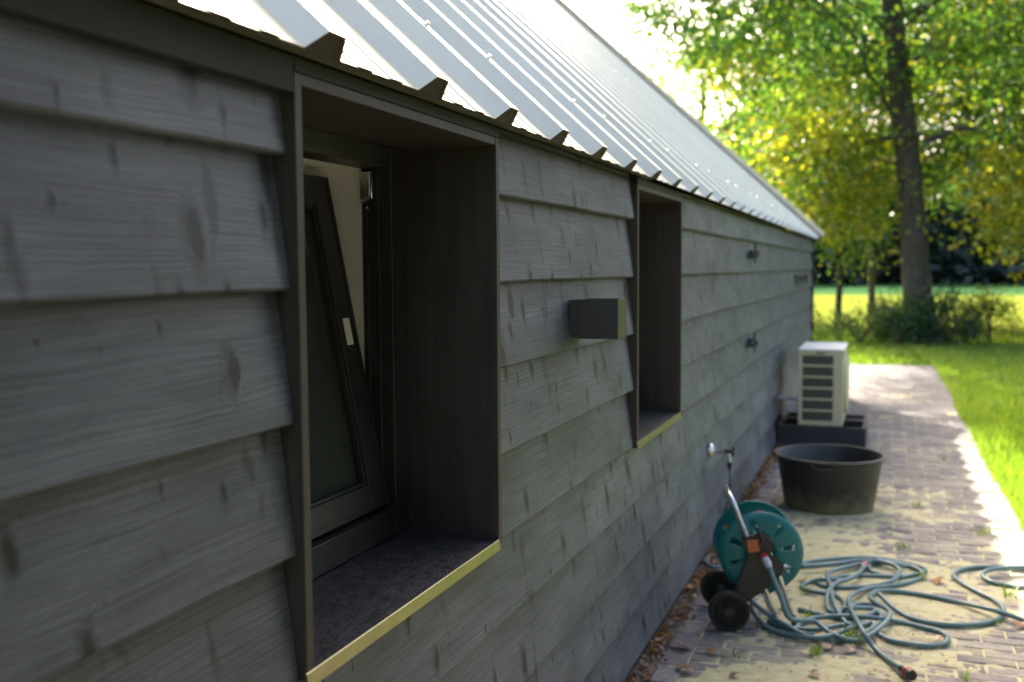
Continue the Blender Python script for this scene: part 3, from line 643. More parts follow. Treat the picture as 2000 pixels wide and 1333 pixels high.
for i in range(5): mb.add([(-0.016, -0.68, -0.036+i*0.016), (0.001, -0.68, -0.042+i*0.016), (0.001, 0.68, -0.042+i*0.016), (-0.016, 0.68, -0.036+i*0.016)], [(0, 1, 2, 3)])
mb.box(-0.022, -0.018, -0.68, 0.68, -0.05, 0.05); mb.build('louvres', M['black'], vg)

# ------------------------------------------------------------------ heat pump on its block
tr = empty('ground_support', (0, 8.57, 0)); tag(tr, 'long black plastic ground block tray carrying the heat pump', 'ground support')
mb = MB(); x0, x1, y0, y1, hh = 0.008, 0.705, 0.0, 0.80, 0.178; t = 0.03
mb.box(x0, x1, y0, y0+t, 0.0, hh, 0.004); mb.box(x0, x1, y1-t, y1, 0, hh, 0.004); mb.box(x0, x0+t, y0+t, y1-t, 0, hh-0.002, 0.004); mb.box(x1-t, x1, y0+t, y1-t, 0, hh-0.002, 0.004); mb.box(x0+t, x1-t, y0+t, y1-t, 0.0, 0.06)
mb.build('tray', M['tray'], tr)
mb = MB()
for yy in (0.10, 0.62):
    mb = MB(); mb.box(x0+t+0.001, x1-t-0.001, yy, yy+0.09, 0.061, 0.15, 0.004); mb.build('cross_beam', M['tray'], tr)

hp = empty('heat_pump', (0.345, 8.60, 0.18)); tag(hp, 'cream outdoor heat pump unit with dark side louvres, standing on a black tray', 'heat pump')
W_, L_, H_ = 0.19, 0.80, 0.625
mb = MB()
nsl = 6; x0, x1 = -0.178, 0.178; gx0, gx1 = -0.148, 0.098; b0 = 0.040; gh = 0.090; gp = 0.0935
mb.box(x0, x1, 0.02, L_, 0.0, H_, 0.006)
mb.box(x0, gx0, 0.0, 0.02, 0, H_, 0.004); mb.box(gx1, x1, 0.0, 0.02, 0, H_, 0.004)
zz = [0.0]+[b0+i*gp for i in range(nsl)]
for i in range(nsl+1):
    z0 = 0 if i == 0 else b0+(i-1)*gp+gh-0.014; z1 = b0+i*gp if i < nsl else H_-0.001
    mb.box(gx0, gx1, 0.001, 0.02, z0+0.0005, z1, 0.001)
mb.build('casing', M['pump'], hp)
for i in range(nsl):
    mb = MB(); z0 = b0+i*gp; z1 = z0+gh-0.014
    mb.box(gx0, gx1, 0.008, 0.0195, z0, z1)
    for q in range(16): mb.box(gx0+0.004+q*0.0145, gx0+0.008+q*0.0145, 0.003, 0.0085, z0+0.001, z1-0.001)
    mb.build('louvre', M['fins'], hp)
mb = MB(); mb.box(x0-0.006, x1+0.006, -0.006, L_+0.006, H_, H_+0.014, 0.005); mb.build('lid', noisy('pale_pump_lid', (0.72, 0.73, 0.70), (0.76, 0.77, 0.74), 5, 0.4), hp)
mb = MB(); mb.lathe([(0.245, 0), (0.245, 0.018), (0.225, 0.030), (0.20, 0.028)]+[(0.18-0.02*i, 0.028) for i in range(8)], 40, 'x', (x1, 0.33, 0.315)); mb.build('fan_guard', M['pump'], hp, smooth=True)
mb = MB(); mb.box(-0.04, 0.03, -0.004, 0.002, H_-0.028, H_-0.014, 0.002); mb.build('grip', M['fins'], hp)
mb = MB()
for yy in (0.14, 0.66):
    mb = MB(); mb.box(-0.16, 0.16, yy-0.03, yy+0.03, -0.03, -0.0005, 0.002); mb.build('foot', M['steel'], hp)
pp = MB(); pp.tube(spline([(-0.02, 8.75, 0.385), (0.06, 8.75, 0.385), (0.12, 8.75, 0.378), (0.164, 8.75, 0.372)], 0.02), 0.013, 12)
tag(pp.build('pipe', M['pipe'], smooth=True), 'pale grey pipe between the timber wall and the heat pump', 'pipe')

# ------------------------------------------------------------------ tub
tb = empty('mortar_tub', (0.530, 6.49, 0.0)); tag(tb, 'large round black plastic tub, empty, on the sandy paving', 'tub')
mb = MB()
mb.lathe([(0, 0.004), (0.262, 0.004), (0.272, 0.016), (0.318, 0.322), (0.322, 0.330), (0.336, 0.330), (0.338, 0.318), (0.332, 0.312), (0.324, 0.310), (0.312, 0.30), (0.2665, 0.02), (0.255, 0.012), (0, 0.012)][::-1], 72)
# wall
mb2 = MB(); mb2.lathe([(0, 0.0), (0.258, 0.0), (0.270, 0.010), (0.314, 0.300), (0.318, 0.312), (0.334, 0.316), (0.337, 0.326), (0.331, 0.333), (0.316, 0.333), (0.309, 0.322), (0.264, 0.016), (0.25, 0.010), (0, 0.010)], 72)
mb2.build('tub_body', M['tub'], tb, smooth=True)
for a in (-pi/2-0.06, pi/2-0.06):
    hm = MB(); P = []
    for i in range(11):
        t = -0.2+0.4*i/10; dr = 0.012*(1-(t/0.2)**4)
        P.append(((0.333+dr)*cos(a+t), (0.333+dr)*sin(a+t), 0.314-0.026*(1-(t/0.2)**4)))
    hm.tube(P, 0.0065, 8); hm.build('handle', M['tub'], tb, smooth=True)

# ------------------------------------------------------------------ hose reel
rl = empty('hose_reel', (0.256, 4.082, 0.0), radians(16.3)); tag(rl, 'teal garden hose reel trolley with black wheels and steel handle, next to the wall', 'hose reel')
def disc(yc, front):
    CX, CZ, R_ = 0.153, 0.308, 0.170
    m = MB(); nth = 144
    slots = [(math.atan2(0.358-CZ, 0.042-CX), 0.118), (math.atan2(0.429-CZ, 0.117-CX), 0.118), (math.atan2(0.409-CZ, 0.224-CX), 0.118), (math.atan2(0.248-CZ, 0.263-CX), 0.118), (radians(-95), 0.118), (radians(200), 0.118), (radians(12), 0.118)]
    if not front: slots = [(radians(118), .12), (radians(155), .12), (radians(75), .12), (radians(30), .12), (radians(-20), .12), (radians(-70), .12), (radians(-130), .12)]
    radii = [0.045, 0.07, 0.086, 0.092, 0.098, 0.106, 0.115, 0.124, 0.132, 0.139, 0.150, 0.163, R_]
    dome = lambda r: 0.012*(1-((r-0.10)/0.075)**2) if r < 0.17 else -0.004
    sg = -1 if front else 1
    def inside(r, a):
        for (sa_, sr) in slots:
            d = (a-sa_+pi) % (2*pi)-pi
            if abs(d)*sr < 0.0115 and 0.086 < r < 0.144: return True
        return False
    vs = []; fs = []
    for r in radii:
        for j in range(nth):
            a = 2*pi*j/nth; vs.append((CX+r*cos(a), yc+sg*dome(r), CZ+r*sin(a)))
    for i in range(len(radii)-1):
        for j in range(nth):
            rc = (radii[i]+radii[i+1])/2; ac = 2*pi*(j+0.5)/nth
            if inside(rc, ac): continue
            fs.append((i*nth+j, i*nth+(j+1) % nth, (i+1)*nth+(j+1) % nth, (i+1)*nth+j))
    m.add(vs, fs)
    o = m.build('reel_disc', M['teal'], rl, smooth=True)
    s = o.modifiers.new('thickness', 'SOLIDIFY'); s.thickness = 0.005; s.offset = 0
    rimm = MB(); rimm.tube([(CX+R_*cos(a), yc-sg*0.0+sg*(-0.004), CZ+R_*sin(a)) for a in [2*pi*q/72 for q in range(73)]], 0.0045, 8, cap=False)
    rimm.build('disc_rim', M['teal'], o, smooth=True)
disc(0.075, True); disc(0.285, False)
mb = MB(); mb.lathe([(0.050, 0.07), (0.062, 0.075), (0.062, 0.285), (0.050, 0.29)], 36, 'y', (0.153, 0, 0.308)); mb.build('drum', M['teal'], rl, smooth=True)
def wheel(yc):
    o = MB(); c = (0.012, yc, 0.084)
    o.lathe([(0.066, -0.018), (0.080, -0.018), (0.084, -0.013), (0.084, 0.013), (0.080, 0.018), (0.066, 0.018), (0.066, -0.018)], 40, 'y', c)
    for q in range(24):
        a = 2*pi*q/24; o.tube([(c[0]+0.0835*cos(a), yc-0.014, c[2]+0.0835*sin(a)), (c[0]+0.0835*cos(a), yc+0.014, c[2]+0.0835*sin(a))], 0.0016, 5)
    w_ = o.build('wheel', M['tread'], rl, smooth=True)
    h = MB(); h.lathe([(0.020, -0.020), (0.022, -0.012), (0.022, 0.012), (0.018, 0.016)], 20, 'y', c)
    for q in range(6):
        a = 2*pi*q/6+0.35
        d = Vector((cos(a), 0, sin(a))); p = Vector((-sin(a), 0, cos(a)))
        P = [Vector(c)+d*r+p*s_*wd+Vector((0, yy, 0)) for r, wd in ((0.018, 0.011), (0.068, 0.015)) for s_ in (-1, 1) for yy in (-0.010, 0.004)]
        h.add(P, [(0, 1, 3, 2), (4, 6, 7, 5), (0, 4, 5, 1), (2, 3, 7, 6), (0, 2, 6, 4), (1, 5, 7, 3)])
    h.build('hub', M['olive'], w_, smooth=False)
wheel(0.0); wheel(0.30)
mb = MB(); mb.tube([(0.012, -0.01, 0.084), (0.012, 0.31, 0.084)], 0.007, 10); mb.build('axle', M['steel'], rl, smooth=True)
pl = [(0.068, 0.373), (0.080, 0.386), (0.099, 0.392), (0.14, 0.402), (0.165, 0.398), (0.185, 0.380), (0.198, 0.354), (0.193, 0.332), (0.185, 0.318), (0.204, 0.300), (0.232, 0.279), (0.240, 0.262), (0.230, 0.231), (0.194, 0.193), (0.153, 0.158), (0.100, 0.118), (0.084, 0.112), (0.050, 0.150), (0.040, 0.10), (0.012, 0.07), (0.0, 0.086), (0.02, 0.125), (0.048, 0.165), (0.054, 0.201), (0.077, 0.256), (0.090, 0.309)]
mb = MB(); mb.prism(pl, 0.030, 0.052, 'y'); mb.build('side_plate', M['olive'], rl)
mb = MB(); mb.prism([(p, q) for p, q in pl], 0.302, 0.318, 'y'); mb.build('side_plate', M['olive'], rl)
mb = MB(); mb.lathe([(0.0, 0.020), (0.027, 0.020), (0.030, 0.028), (0.030, 0.0305)], 28, 'y', (0.158, 0, 0.364)); mb.build('crank_hub', M['black'], rl, smooth=True)
mb = MB(); mb.tube([(0.150, 0.024, 0.37), (0.135, 0.022, 0.405), (0.122, 0.022, 0.432)], [0.010, 0.008, 0.008], 10); mb.tube([(0.122, 0.024, 0.432), (0.118, -0.02, 0.434)], 0.008, 10); mb.build('crank', M['black'], rl, smooth=True)
mb = MB(); mb.prism([(0.084, 0.374), (0.136, 0.380), (0.139, 0.330), (0.094, 0.323)], 0.022, 0.0295, 'y'); mb.build('clip', M['orange'], rl)
hd = [(0.102, 0.040, 0.350), (0.094, 0.042, 0.375), (0.065, 0.05, 0.444), (0.041, 0.055, 0.505), (0.028, 0.075, 0.538), (0.022, 0.12, 0.553), (0.022, 0.22, 0.553), (0.026, 0.27, 0.540), (0.038, 0.292, 0.505), (0.060, 0.298, 0.455), (0.095, 0.306, 0.372)]
mb = MB(); mb.tube(spline(hd, 0.012), 0.0105, 12); mb.build('handle', M['steel'], rl, smooth=True)
for (ya, yb) in ((0.041, 0.055), (0.308, 0.290)):
    mb = MB(); mb.tube(spline([(0.172, ya, 0.345), (0.200, ya, 0.275), (0.225, ya, 0.213), (0.262, yb, 0.10), (0.288, yb, 0.022)], 0.02), 0.0095, 12); mb.build('leg', M['steel'], rl, smooth=True)
    mb = MB(); mb.tube([(0.280, yb, 0.050), (0.294, yb, 0.004)], [0.013, 0.014], 10); mb.build('foot', M['black'], rl, smooth=True)
mb = MB(); mb.tube(spline([(0.150, 0.060, 0.19), (0.168, 0.060, 0.16), (0.205, 0.065, 0.06), (0.222, 0.08, 0.015), (0.225, 0.18, 0.012), (0.222, 0.27, 0.015), (0.205, 0.295, 0.06), (0.160, 0.300, 0.17)], 0.02), 0.009, 12); mb.build('stand', M['steel'], rl, smooth=True)
mb = MB(); mb.tube([(0.156, 0.030, 0.308), (0.158, 0.004, 0.302)], [0.017, 0.018], 14); mb.build('swivel', M['red'], rl, smooth=True)
mb = MB(); mb.tube([(0.158, 0.003, 0.302), (0.163, -0.016, 0.292), (0.169, -0.03, 0.276)], [0.016, 0.0165, 0.012], 14); mb.build('coupling', M['pipe'], rl, smooth=True)

# ------------------------------------------------------------------ hose
def rel(x, y_, z): 
    a = radians(16.3); return Vector((0.256+x*cos(a)-y_*sin(a), 4.082+x*sin(a)+y_*cos(a), z))
def gp(px, py, z=0.012):
    """where a point seen on the paving in the photograph lies on the ground (full-size pixels)"""
    d = F+Rv*((px-1000)/1950)+Uv*((666.5-py)/1950); k = (z-CAM.z)/d.z; return CAM+d*k
HR = 0.0105
strands = [
 # from the reel coupling to the heap
 [rel(0.169, -0.03, 0.276), rel(0.182, -0.055, 0.235), rel(0.205, -0.09, 0.175), rel(0.235, -0.12, 0.10)]+[(1590, 1214, .050), (1624, 1238, .034), (1668, 1252, .022), (1700, 1240, .02), (1730, 1216, .03), (1738, 1196, .036), (1718, 1182, .034), (1703, 1172, .03), (1700, 1163, .024), (1716, 1155, .02), (1760, 1156, .016), (1824, 1166, .016), (1880, 1178, .016), (1940, 1192, .034), (2000, 1212, .014), (2070, 1236, .012), (2150, 1230, .012)],
 [(1466, 1174, .10), (1504, 1203, .04), (1544, 1227, .018), (1584, 1246, .012), (1632, 1252, .012), (1676, 1243, .012), (1712, 1222, .014), (1722, 1205, .014), (1706, 1190, .014), (1672, 1188, .03), (1646, 1190, .02)],
 [(1464, 1180, .07), (1478, 1206, .02), (1502, 1228, .012), (1540, 1240, .012), (1600, 1246, .028), (1650, 1232, .03), (1668, 1220, .02), (1640, 1222, .012), (1590, 1230, .012), (1540, 1226, .012), (1500, 1214, .012)],
 [(1716, 1160, .034), (1744, 1186, .013), (1776, 1206, .012), (1824, 1218, .012), (1880, 1222, .012), (1928, 1217, .012), (1956, 1205, .014), (1960, 1190, .014), (1944, 1174, .012), (1912, 1158, .012), (1880, 1140, .012), (1862, 1124, .012), (1878, 1113, .012), (1912, 1108, .012), (1960, 1109, .012), (2010, 1114, .014), (2060, 1124, .014), (2070, 1140, .014), (2000, 1148, .012), (1970, 1144, .012), (1940, 1138, .012), (1921, 1128, .012), (1926, 1116, .03), (1960, 1110, .034), (2020, 1109, .034), (2090, 1116, .03)],
 [(1764, 1308, .026), (1736, 1290, .014), (1708, 1266, .014), (1688, 1238, .05), (1672, 1210, .055), (1660, 1186, .04), (1658, 1172, .034), (1668, 1160, .034), (1692, 1151, .02), (1728, 1146, .018), (1768, 1140, .012), (1796, 1130, .012), (1802, 1120, .012), (1788, 1110, .016), (1752, 1100, .016), (1700, 1096, .02), (1640, 1100, .016), (1600, 1104, .014), (1566, 1106, .014), (1530, 1110, .014)],
 [(1712, 1236, .012), (1736, 1250, .012), (1776, 1258, .012), (1816, 1262, .012), (1844, 1257, .012), (1851, 1246, .012), (1840, 1236, .012), (1808, 1227, .012), (1760, 1216, .012), (1712, 1208, .026), (1664, 1204, .03), (1616, 1205, .03), (1580, 1211, .02), (1556, 1225, .012), (1556, 1236, .012), (1590, 1240, .012)],
 [(1540, 1106, .012), (1566, 1101, .012), (1600, 1095, .012), (1660, 1090, .012), (1712, 1091, .012), (1760, 1098, .012), (1800, 1108, .012), (1806, 1117, .012), (1780, 1124, .012), (1744, 1126, .012), (1708, 1119, .014), (1697, 1108, .014), (1712, 1100, .016), (1740, 1100, .03), (1770, 1108, .02)],
 [(1568, 1107, .034), (1620, 1103, .034), (1680, 1095, .034), (1720, 1097, .034), (1750, 1107, .034), (1756, 1120, .03), (1740, 1136, .03), (1696, 1146, .014), (1640, 1148, .014), (1604, 1144, .012), (1598, 1134, .012), (1632, 1128, .012), (1680, 1125, .012), (1728, 1126, .012), (1760, 1128, .012), (1790, 1122, .012)],
 [(1688, 1106, .024), (1676, 1121, .034), (1656, 1132, .034), (1632, 1140, .034), (1618, 1156, .034), (1615, 1176, .03), (1620, 1194, .026), (1640, 1197, .014), (1650, 1184, .012), (1640, 1168, .012), (1616, 1160, .012), (1580, 1154, .012), (1565, 1147, .012), (1580, 1138, .012), (1610, 1132, .03), (1650, 1134, .03)],
 [(1720, 1094, .03), (1672, 1104, .026), (1640, 1111, .03), (1616, 1122, .034), (1622, 1146, .034), (1630, 1180, .034), (1650, 1215, .02), (1672, 1224, .014), (1700, 1216, .014)],
 [(1384, 1088, .012), (1378, 1096, .012), (1392, 1108, .012), (1430, 1112, .012), (1460, 1108, .012)],
 [(1560, 1190, .012), (1600, 1200, .012), (1650, 1208, .012), (1700, 1200, .012), (1712, 1188, .012), (1690, 1180, .012), (1664, 1184, .012), (1655, 1196, .012), (1672, 1206, .012)],
]
hs = MB()
for st in strands:
    P = [p if isinstance(p, Vector) else gp(*p) for p in st]
    hs.tube(spline(P, 0.012), HR, 10)
hose = hs.build('garden_hose', M['hose'], smooth=True); tag(hose, 'long grey green garden hose lying in loose loops on the sandy paving', 'hose')
hose['label'] = 'long grey green garden hose lying in loose loops on the sandy paving'
a = gp(1764, 1308, .026); b_ = gp(1796, 1330, .030); d = (b_-a).normalized()
mb = MB(); mb.tube([a-d*0.01, a+d*0.012, a+d*0.014, a+d*0.024], [0.015, 0.015, 0.019, 0.019], 18); mb.tube([a+d*0.030, a+d*0.045], 0.0205, 18); mb.build('end_coupling', M['black'], hose, smooth=True)
mb = MB(); mb.tube([a+d*0.0235, a+d*0.0305], 0.0212, 18); mb.tube([a+d*0.0445, a+d*0.050], 0.0208, 18); mb.build('coupling_ring', M['red'], hose, smooth=True)
mb = MB(); mb.tube([a+d*0.050, a+d*0.062], [0.0205, 0.0190], 18); mb.build('coupling_nose', M['black'], hose, smooth=True)
a = gp(1686, 1108, .026); b_ = gp(1694, 1098, .030); d = (b_-a).normalized()
mb = MB(); mb.tube([a-d*0.012, a+d*0.01], 0.015, 16); mb.build('end_coupling', M['pipe'], hose, smooth=True)
mb = MB(); mb.tube([a+d*0.01, a+d*0.022, a+d*0.034], [0.019, 0.020, 0.018], 16); mb.build('coupling_ring', M['red'], hose, smooth=True)

# ------------------------------------------------------------------ litter, leaves, weeds
n = 1000
yy = rng.uniform(2.6, 12.4, n)**1.0; xx = np.abs(rng.normal(0, 0.035, n))+0.006; xx = np.minimum(xx, 0.17)
C_ = np.stack([xx, yy, rng.uniform(0.0, 0.016, n)], 1)
tag(quads('leaf_litter', C_, 0.034, M['dry_leaf'], flat=0.5, fold=0.6, aspect=0.7), 'dry brown leaves and twigs gathered along the foot of the wall', 'leaf litter', kind='stuff')
n = 260; C_ = np.stack([rng.uniform(0.3, 1.5, n), rng.uniform(3.3, 8, n), np.full(n, 0.008)], 1)
extra = rng.normal(size=(160, 2))*[0.13, 0.10]+[0.78, 4.18]
C2 = np.concatenate([C_, np.concatenate([extra, np.full((160, 1), 0.009)], 1)])
tag(quads('crumbs', C2, 0.013, M['dry_leaf'], flat=1.2, fold=0.5, aspect=0.6), 'scattered brown leaf crumbs over the paving', 'leaf crumbs', kind='stuff')

def oak_leaf(loc, s, rz, tint, label, tilt=0.3):
    mb = MB(); k = 14; L = []; mid = []
    for i in range(k+1):
        t = i/k; wdt = 0.30*sin(pi*min(1, t*1.02))**0.7*(1+0.35*cos(t*2*pi*3.5)); mid.append((t-0.5, 0, 0.05*sin(pi*t))); L.append(wdt)
    vs = []
    for i in range(k+1):
        x, _, z = mid[i]; vs += [(x*s, -L[i]*s, (z+0.14*L[i])*s+0.10*s*sin(7*x)), (x*s, 0, z*s), (x*s, L[i]*s, (z+0.3*L[i])*s)]
    fs = []
    for i in range(k): fs += [(3*i, 3*i+1, 3*i+4, 3*i+3), (3*i+1, 3*i+2, 3*i+5, 3*i+4)]
    mb.add(vs, fs, tint)
    o = mb.build('fallen_leaf', M['dry_leaf'], smooth=True, attr='tint', loc=loc, rot=(random.uniform(-tilt, tilt), random.uniform(-tilt, tilt), rz), fix=False)
    return tag(o, label, 'leaf')
for (px, py, s, t, lab) in ((1580*1.0+252, 1134, 0.085, 0.8, 'orange brown curled leaf right of the hose heap, near the middle of the path'),
                            (1568, 1132, 0.06, 0.85, 'small orange leaf just right of the reel\'s teal disc'),
                            (1337, 1306, 0.085, 0.45, 'brown leaf on the border pavers at the bottom edge of the photo'),
                            (1389, 1272, 0.06, 0.8, 'amber leaf standing up on the sandy bricks below the reel wheel'),
                            (1330, 1262, 0.08, 0.5, 'tan leaf on the border pavers near the wall foot, left of the black wheel'),
                            (1352, 1150, 0.08, 0.75, 'orange leaf at the wall foot directly left of the reel wheels'),
                            (1616, 1262, 0.07, 0.2, 'dark brown leaf in the weeds under the front hose loop'),
                            (1660, 1268, 0.07, 0.4, 'reddish leaf in the weeds beside the hose going to the black coupling'),
                            (1590, 1316, 0.06, 0.55, 'brown leaf low on the path left of the hose end'),
                            (1992, 1220, 0.07, 0.7, 'tan leaf by the hose at the right edge of the photo'),
                            (1834, 1246, 0.05, 0.5, 'pale tan leaf inside the narrow front hose loop'),
                            (1435, 1318, 0.05, 0.35, 'small brown leaf at the bottom edge right of the border pavers'),
                            (1600, 1000+20, 0.07, 0.3, 'brown leaf beside the foot of the black tub')):
    p = gp(px, py, 0.014); oak_leaf(p, s, random.uniform(0, 6), t, lab)

def tuft(px, py, label, nb=26, h=0.05, spread=0.03, pos=None):
    p = gp(px, py, 0.0) if pos is None else Vector(pos)
    mb = MB()
    for i in range(nb):
        a = random.uniform(0, 2*pi); r = random.uniform(0, spread); b0 = Vector((p.x+r*cos(a), p.y+r*sin(a), 0.0))
        hh = h*random.uniform(0.5, 1.2); lean = Vector((cos(a), sin(a), 0))*hh*random.uniform(0.2, 0.9); wd = 0.002
        s_ = Vector((-sin(a), cos(a), 0))*wd
        m1 = b0+lean*0.4+Vector((0, 0, hh*0.7)); tip = b0+lean+Vector((0, 0, hh))
        mb.add([b0-s_, b0+s_, m1+s_*0.8, m1-s_*0.8, tip], [(0, 1, 2, 3), (3, 2, 4)], random.random())
    o = mb.build('weed', M['grass_blade'], attr='tint', fix=False); tag(o, label, 'weed', 'weeds growing in the paving joints')
for q in ((1664, 1256, 'grassy weed sprouting at the front of the hose heap', 60, 0.06, 0.05), (1595, 1280, 'thin green weed left of the hose that runs to the black coupling', 30, 0.05, 0.03),
          (1430, 1282, 'flat grass tuft in a joint right of the reel wheel\'s bottom', 26, 0.03, 0.05), (1766, 1072, 'low grass tuft behind the hose heap on the sandy bricks', 30, 0.03, 0.05),
          (1790, 990, 'green weed in a joint right of the black tub', 26, 0.04, 0.04), (1920, 1045, 'tuft at the edge of the shadow beyond the hose', 30, 0.05, 0.05),
          (1970, 1165, 'tuft in the sunlit paving near the right edge loop of hose', 34, 0.05, 0.04), (1845, 900, 'small weed in a joint level with the tub rim', 20, 0.04, 0.03),
          (1800, 1132, 'weed under the right end of the hose heap', 26, 0.05, 0.03), (1574, 1160, 'sprig inside the hose loops next to the reel disc', 18, 0.05, 0.03),
          (1576, 1215, 'sprig by the feet of the reel', 22, 0.06, 0.03), (1885, 1330, 'thin grass blades at the bottom right of the path', 14, 0.05, 0.02),
          (1945, 1222, 'single short sprig under the big hose loop', 10, 0.04, 0.015)):
    tuft(q[0], q[1], q[2], q[3], q[4], q[5])

# lawn blades near the path (what nobody could count)
def blades(name, n, xr, yr, h, label):
    X = path_e(rng.uniform(0, 1, n), xr); Yv = yr[0]+(yr[1]-yr[0])*rng.uniform(0, 1, n)**1.3
    return X, Yv
n = 90000
Yv = 5.4+18.6*rng.uniform(0, 1, n)**1.6; Xv = np.array([path_edge(q) for q in Yv[:1]])
edge = PATH_X1+0.012*np.sin(Yv*2.1)+0.035*np.maximum(0, 1-np.abs(Yv-6.5)/4)-np.where(Yv > 13, 0.06*(Yv-13)**2/9, 0)
Xv = edge-0.02+rng.uniform(0, 1, n)**1.8*6
far = Yv > 16.25; Xv = np.where(far & (rng.uniform(0, 1, n) < 0.5), rng.uniform(-4, 2, n), Xv)
hh = rng.uniform(0.03, 0.075, n); lean = rng.normal(0, 0.35, (n, 2))*hh[:, None]; ang = rng.uniform(0, pi, n)
wd = 0.003+0.00035*Yv
B = np.stack([Xv, Yv, np.full(n, -0.03)], 1); S = np.stack([np.cos(ang)*wd, np.sin(ang)*wd, np.zeros(n)], 1); T = B+np.concatenate([lean, hh[:, None]+0.02], 1)
V = np.stack([B-S, B+S, T], 1).reshape(-1, 3)
me = bpy.data.meshes.new('lawn_grass'); me.vertices.add(3*n); me.vertices.foreach_set('co', V.astype(np.float32).ravel()); me.loops.add(3*n); me.loops.foreach_set('vertex_index', np.arange(3*n, dtype=np.int32)); me.polygons.add(n); me.polygons.foreach_set('loop_start', (np.arange(n)*3).astype(np.int32))
at = me.attributes.new('tint', 'FLOAT', 'POINT'); at.data.foreach_set('value', np.repeat(rng.uniform(0, 1, n), 3).astype(np.float32)); me.materials.append(M['grass_blade']); me.update(calc_edges=True)
o = bpy.data.objects.new('lawn_grass', me); COL.objects.link(o); tag(o, 'short green lawn grass beside and beyond the paved path', 'grass', kind='stuff')

# ------------------------------------------------------------------ trees
def limb(mb, pts, r0, r1, n=10, wig=0.0):
    P = spline(pts, 0.25); k = len(P)
    P = [p+Vector((random.gauss(0, wig), random.gauss(0, wig), 0)) if 0 < i < k-1 else p for i, p in enumerate(P)]
    mb.tube(P, [r0+(r1-r0)*(i/(k-1))**0.8 for i in range(k)], n); return P

def tree(name, base, hgt, r0, lean, crown_c, crown_r, nclump, per, leaf, mat_, label, cat='tree', limbs=(), group=None, clump_r=0.45, tintmu=0.5, tintsd=0.25, seed=0, extra=(), hollow=0.35, flare=1.6, cut=None, hshift=0.0):
    random.seed(seed); global rng; rng = np.random.default_rng(seed)
    t = empty(name, base); tag(t, label, cat, group)
    tr_ = MB(); bz = Vector(base)
    top = Vector((lean[0], lean[1], hgt)); taper = 0.45 if hgt > 9 else 0.75
    P = spline([Vector((0, 0, -0.1)), Vector((0, 0, 0.3)), top*0.35+Vector((random.gauss(0, .08), 0, 0)), top*0.7, top], 0.3); k = len(P)
    rad = [r0*((1+(flare-1)*math.exp(-p.z/0.35)))*(1-taper*(i/(k-1))) for i, p in enumerate(P)]
    tr_.tube(P, rad, 14)
    # limbs reaching into the crown
    cc = Vector(crown_c)
    for i in range(len(limbs)):
        tr_li = limbs[i]; limb(tr_, [Vector(q) for q in tr_li[0]], tr_li[1], tr_li[2], 8, 0.03)
    nb = 14
    for i in range(nb):
        s_ = random.uniform(0.45, 0.95); st = P[int(s_*(k-1))]
        a = random.uniform(0, 2*pi); e = cc+Vector((crown_r[0]*0.8*cos(a), crown_r[1]*0.8*sin(a), random.uniform(-0.5, 0.7)*crown_r[2]))
        mid = st*0.5+e*0.5+Vector((0, 0, 0.15*crown_r[2]))
        limb(tr_, [st, mid, e], r0*0.28*(1.1-s_), 0.02, 6, 0.04)
    tr_.build('trunk', M['bark'], t, smooth=True)
    # leaf clumps
    C_ = []; Tt = []
    u = rng.normal(size=(nclump, 3)); u /= np.linalg.norm(u, axis=1)[:, None]; rr = rng.uniform(hollow, 1, nclump)**0.6
    cen = u*rr[:, None]*np.array(crown_r)+np.array(crown_c)
    if len(extra): cen = np.concatenate([cen, np.array(extra, dtype=float)])
    if cut is not None: cen = cen[cut(cen)]
    for c_ in cen:
        m = int(per*rng.uniform(0.5, 1.4)); q = rng.normal(size=(m, 3))*clump_r*rng.uniform(0.6, 1.3)*np.array([1, 1, 0.6])
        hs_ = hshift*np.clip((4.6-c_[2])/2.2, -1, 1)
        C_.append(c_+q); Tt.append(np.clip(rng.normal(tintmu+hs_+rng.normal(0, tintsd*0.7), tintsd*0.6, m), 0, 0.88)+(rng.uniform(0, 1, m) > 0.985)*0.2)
    C_ = np.concatenate(C_); Tt = np.concatenate(Tt)
    ok = C_[:, 2] > 0.05-bz.z; quads('crown', C_[ok], leaf, mat_, t, tint=Tt[ok], aspect=0.75)
    return t

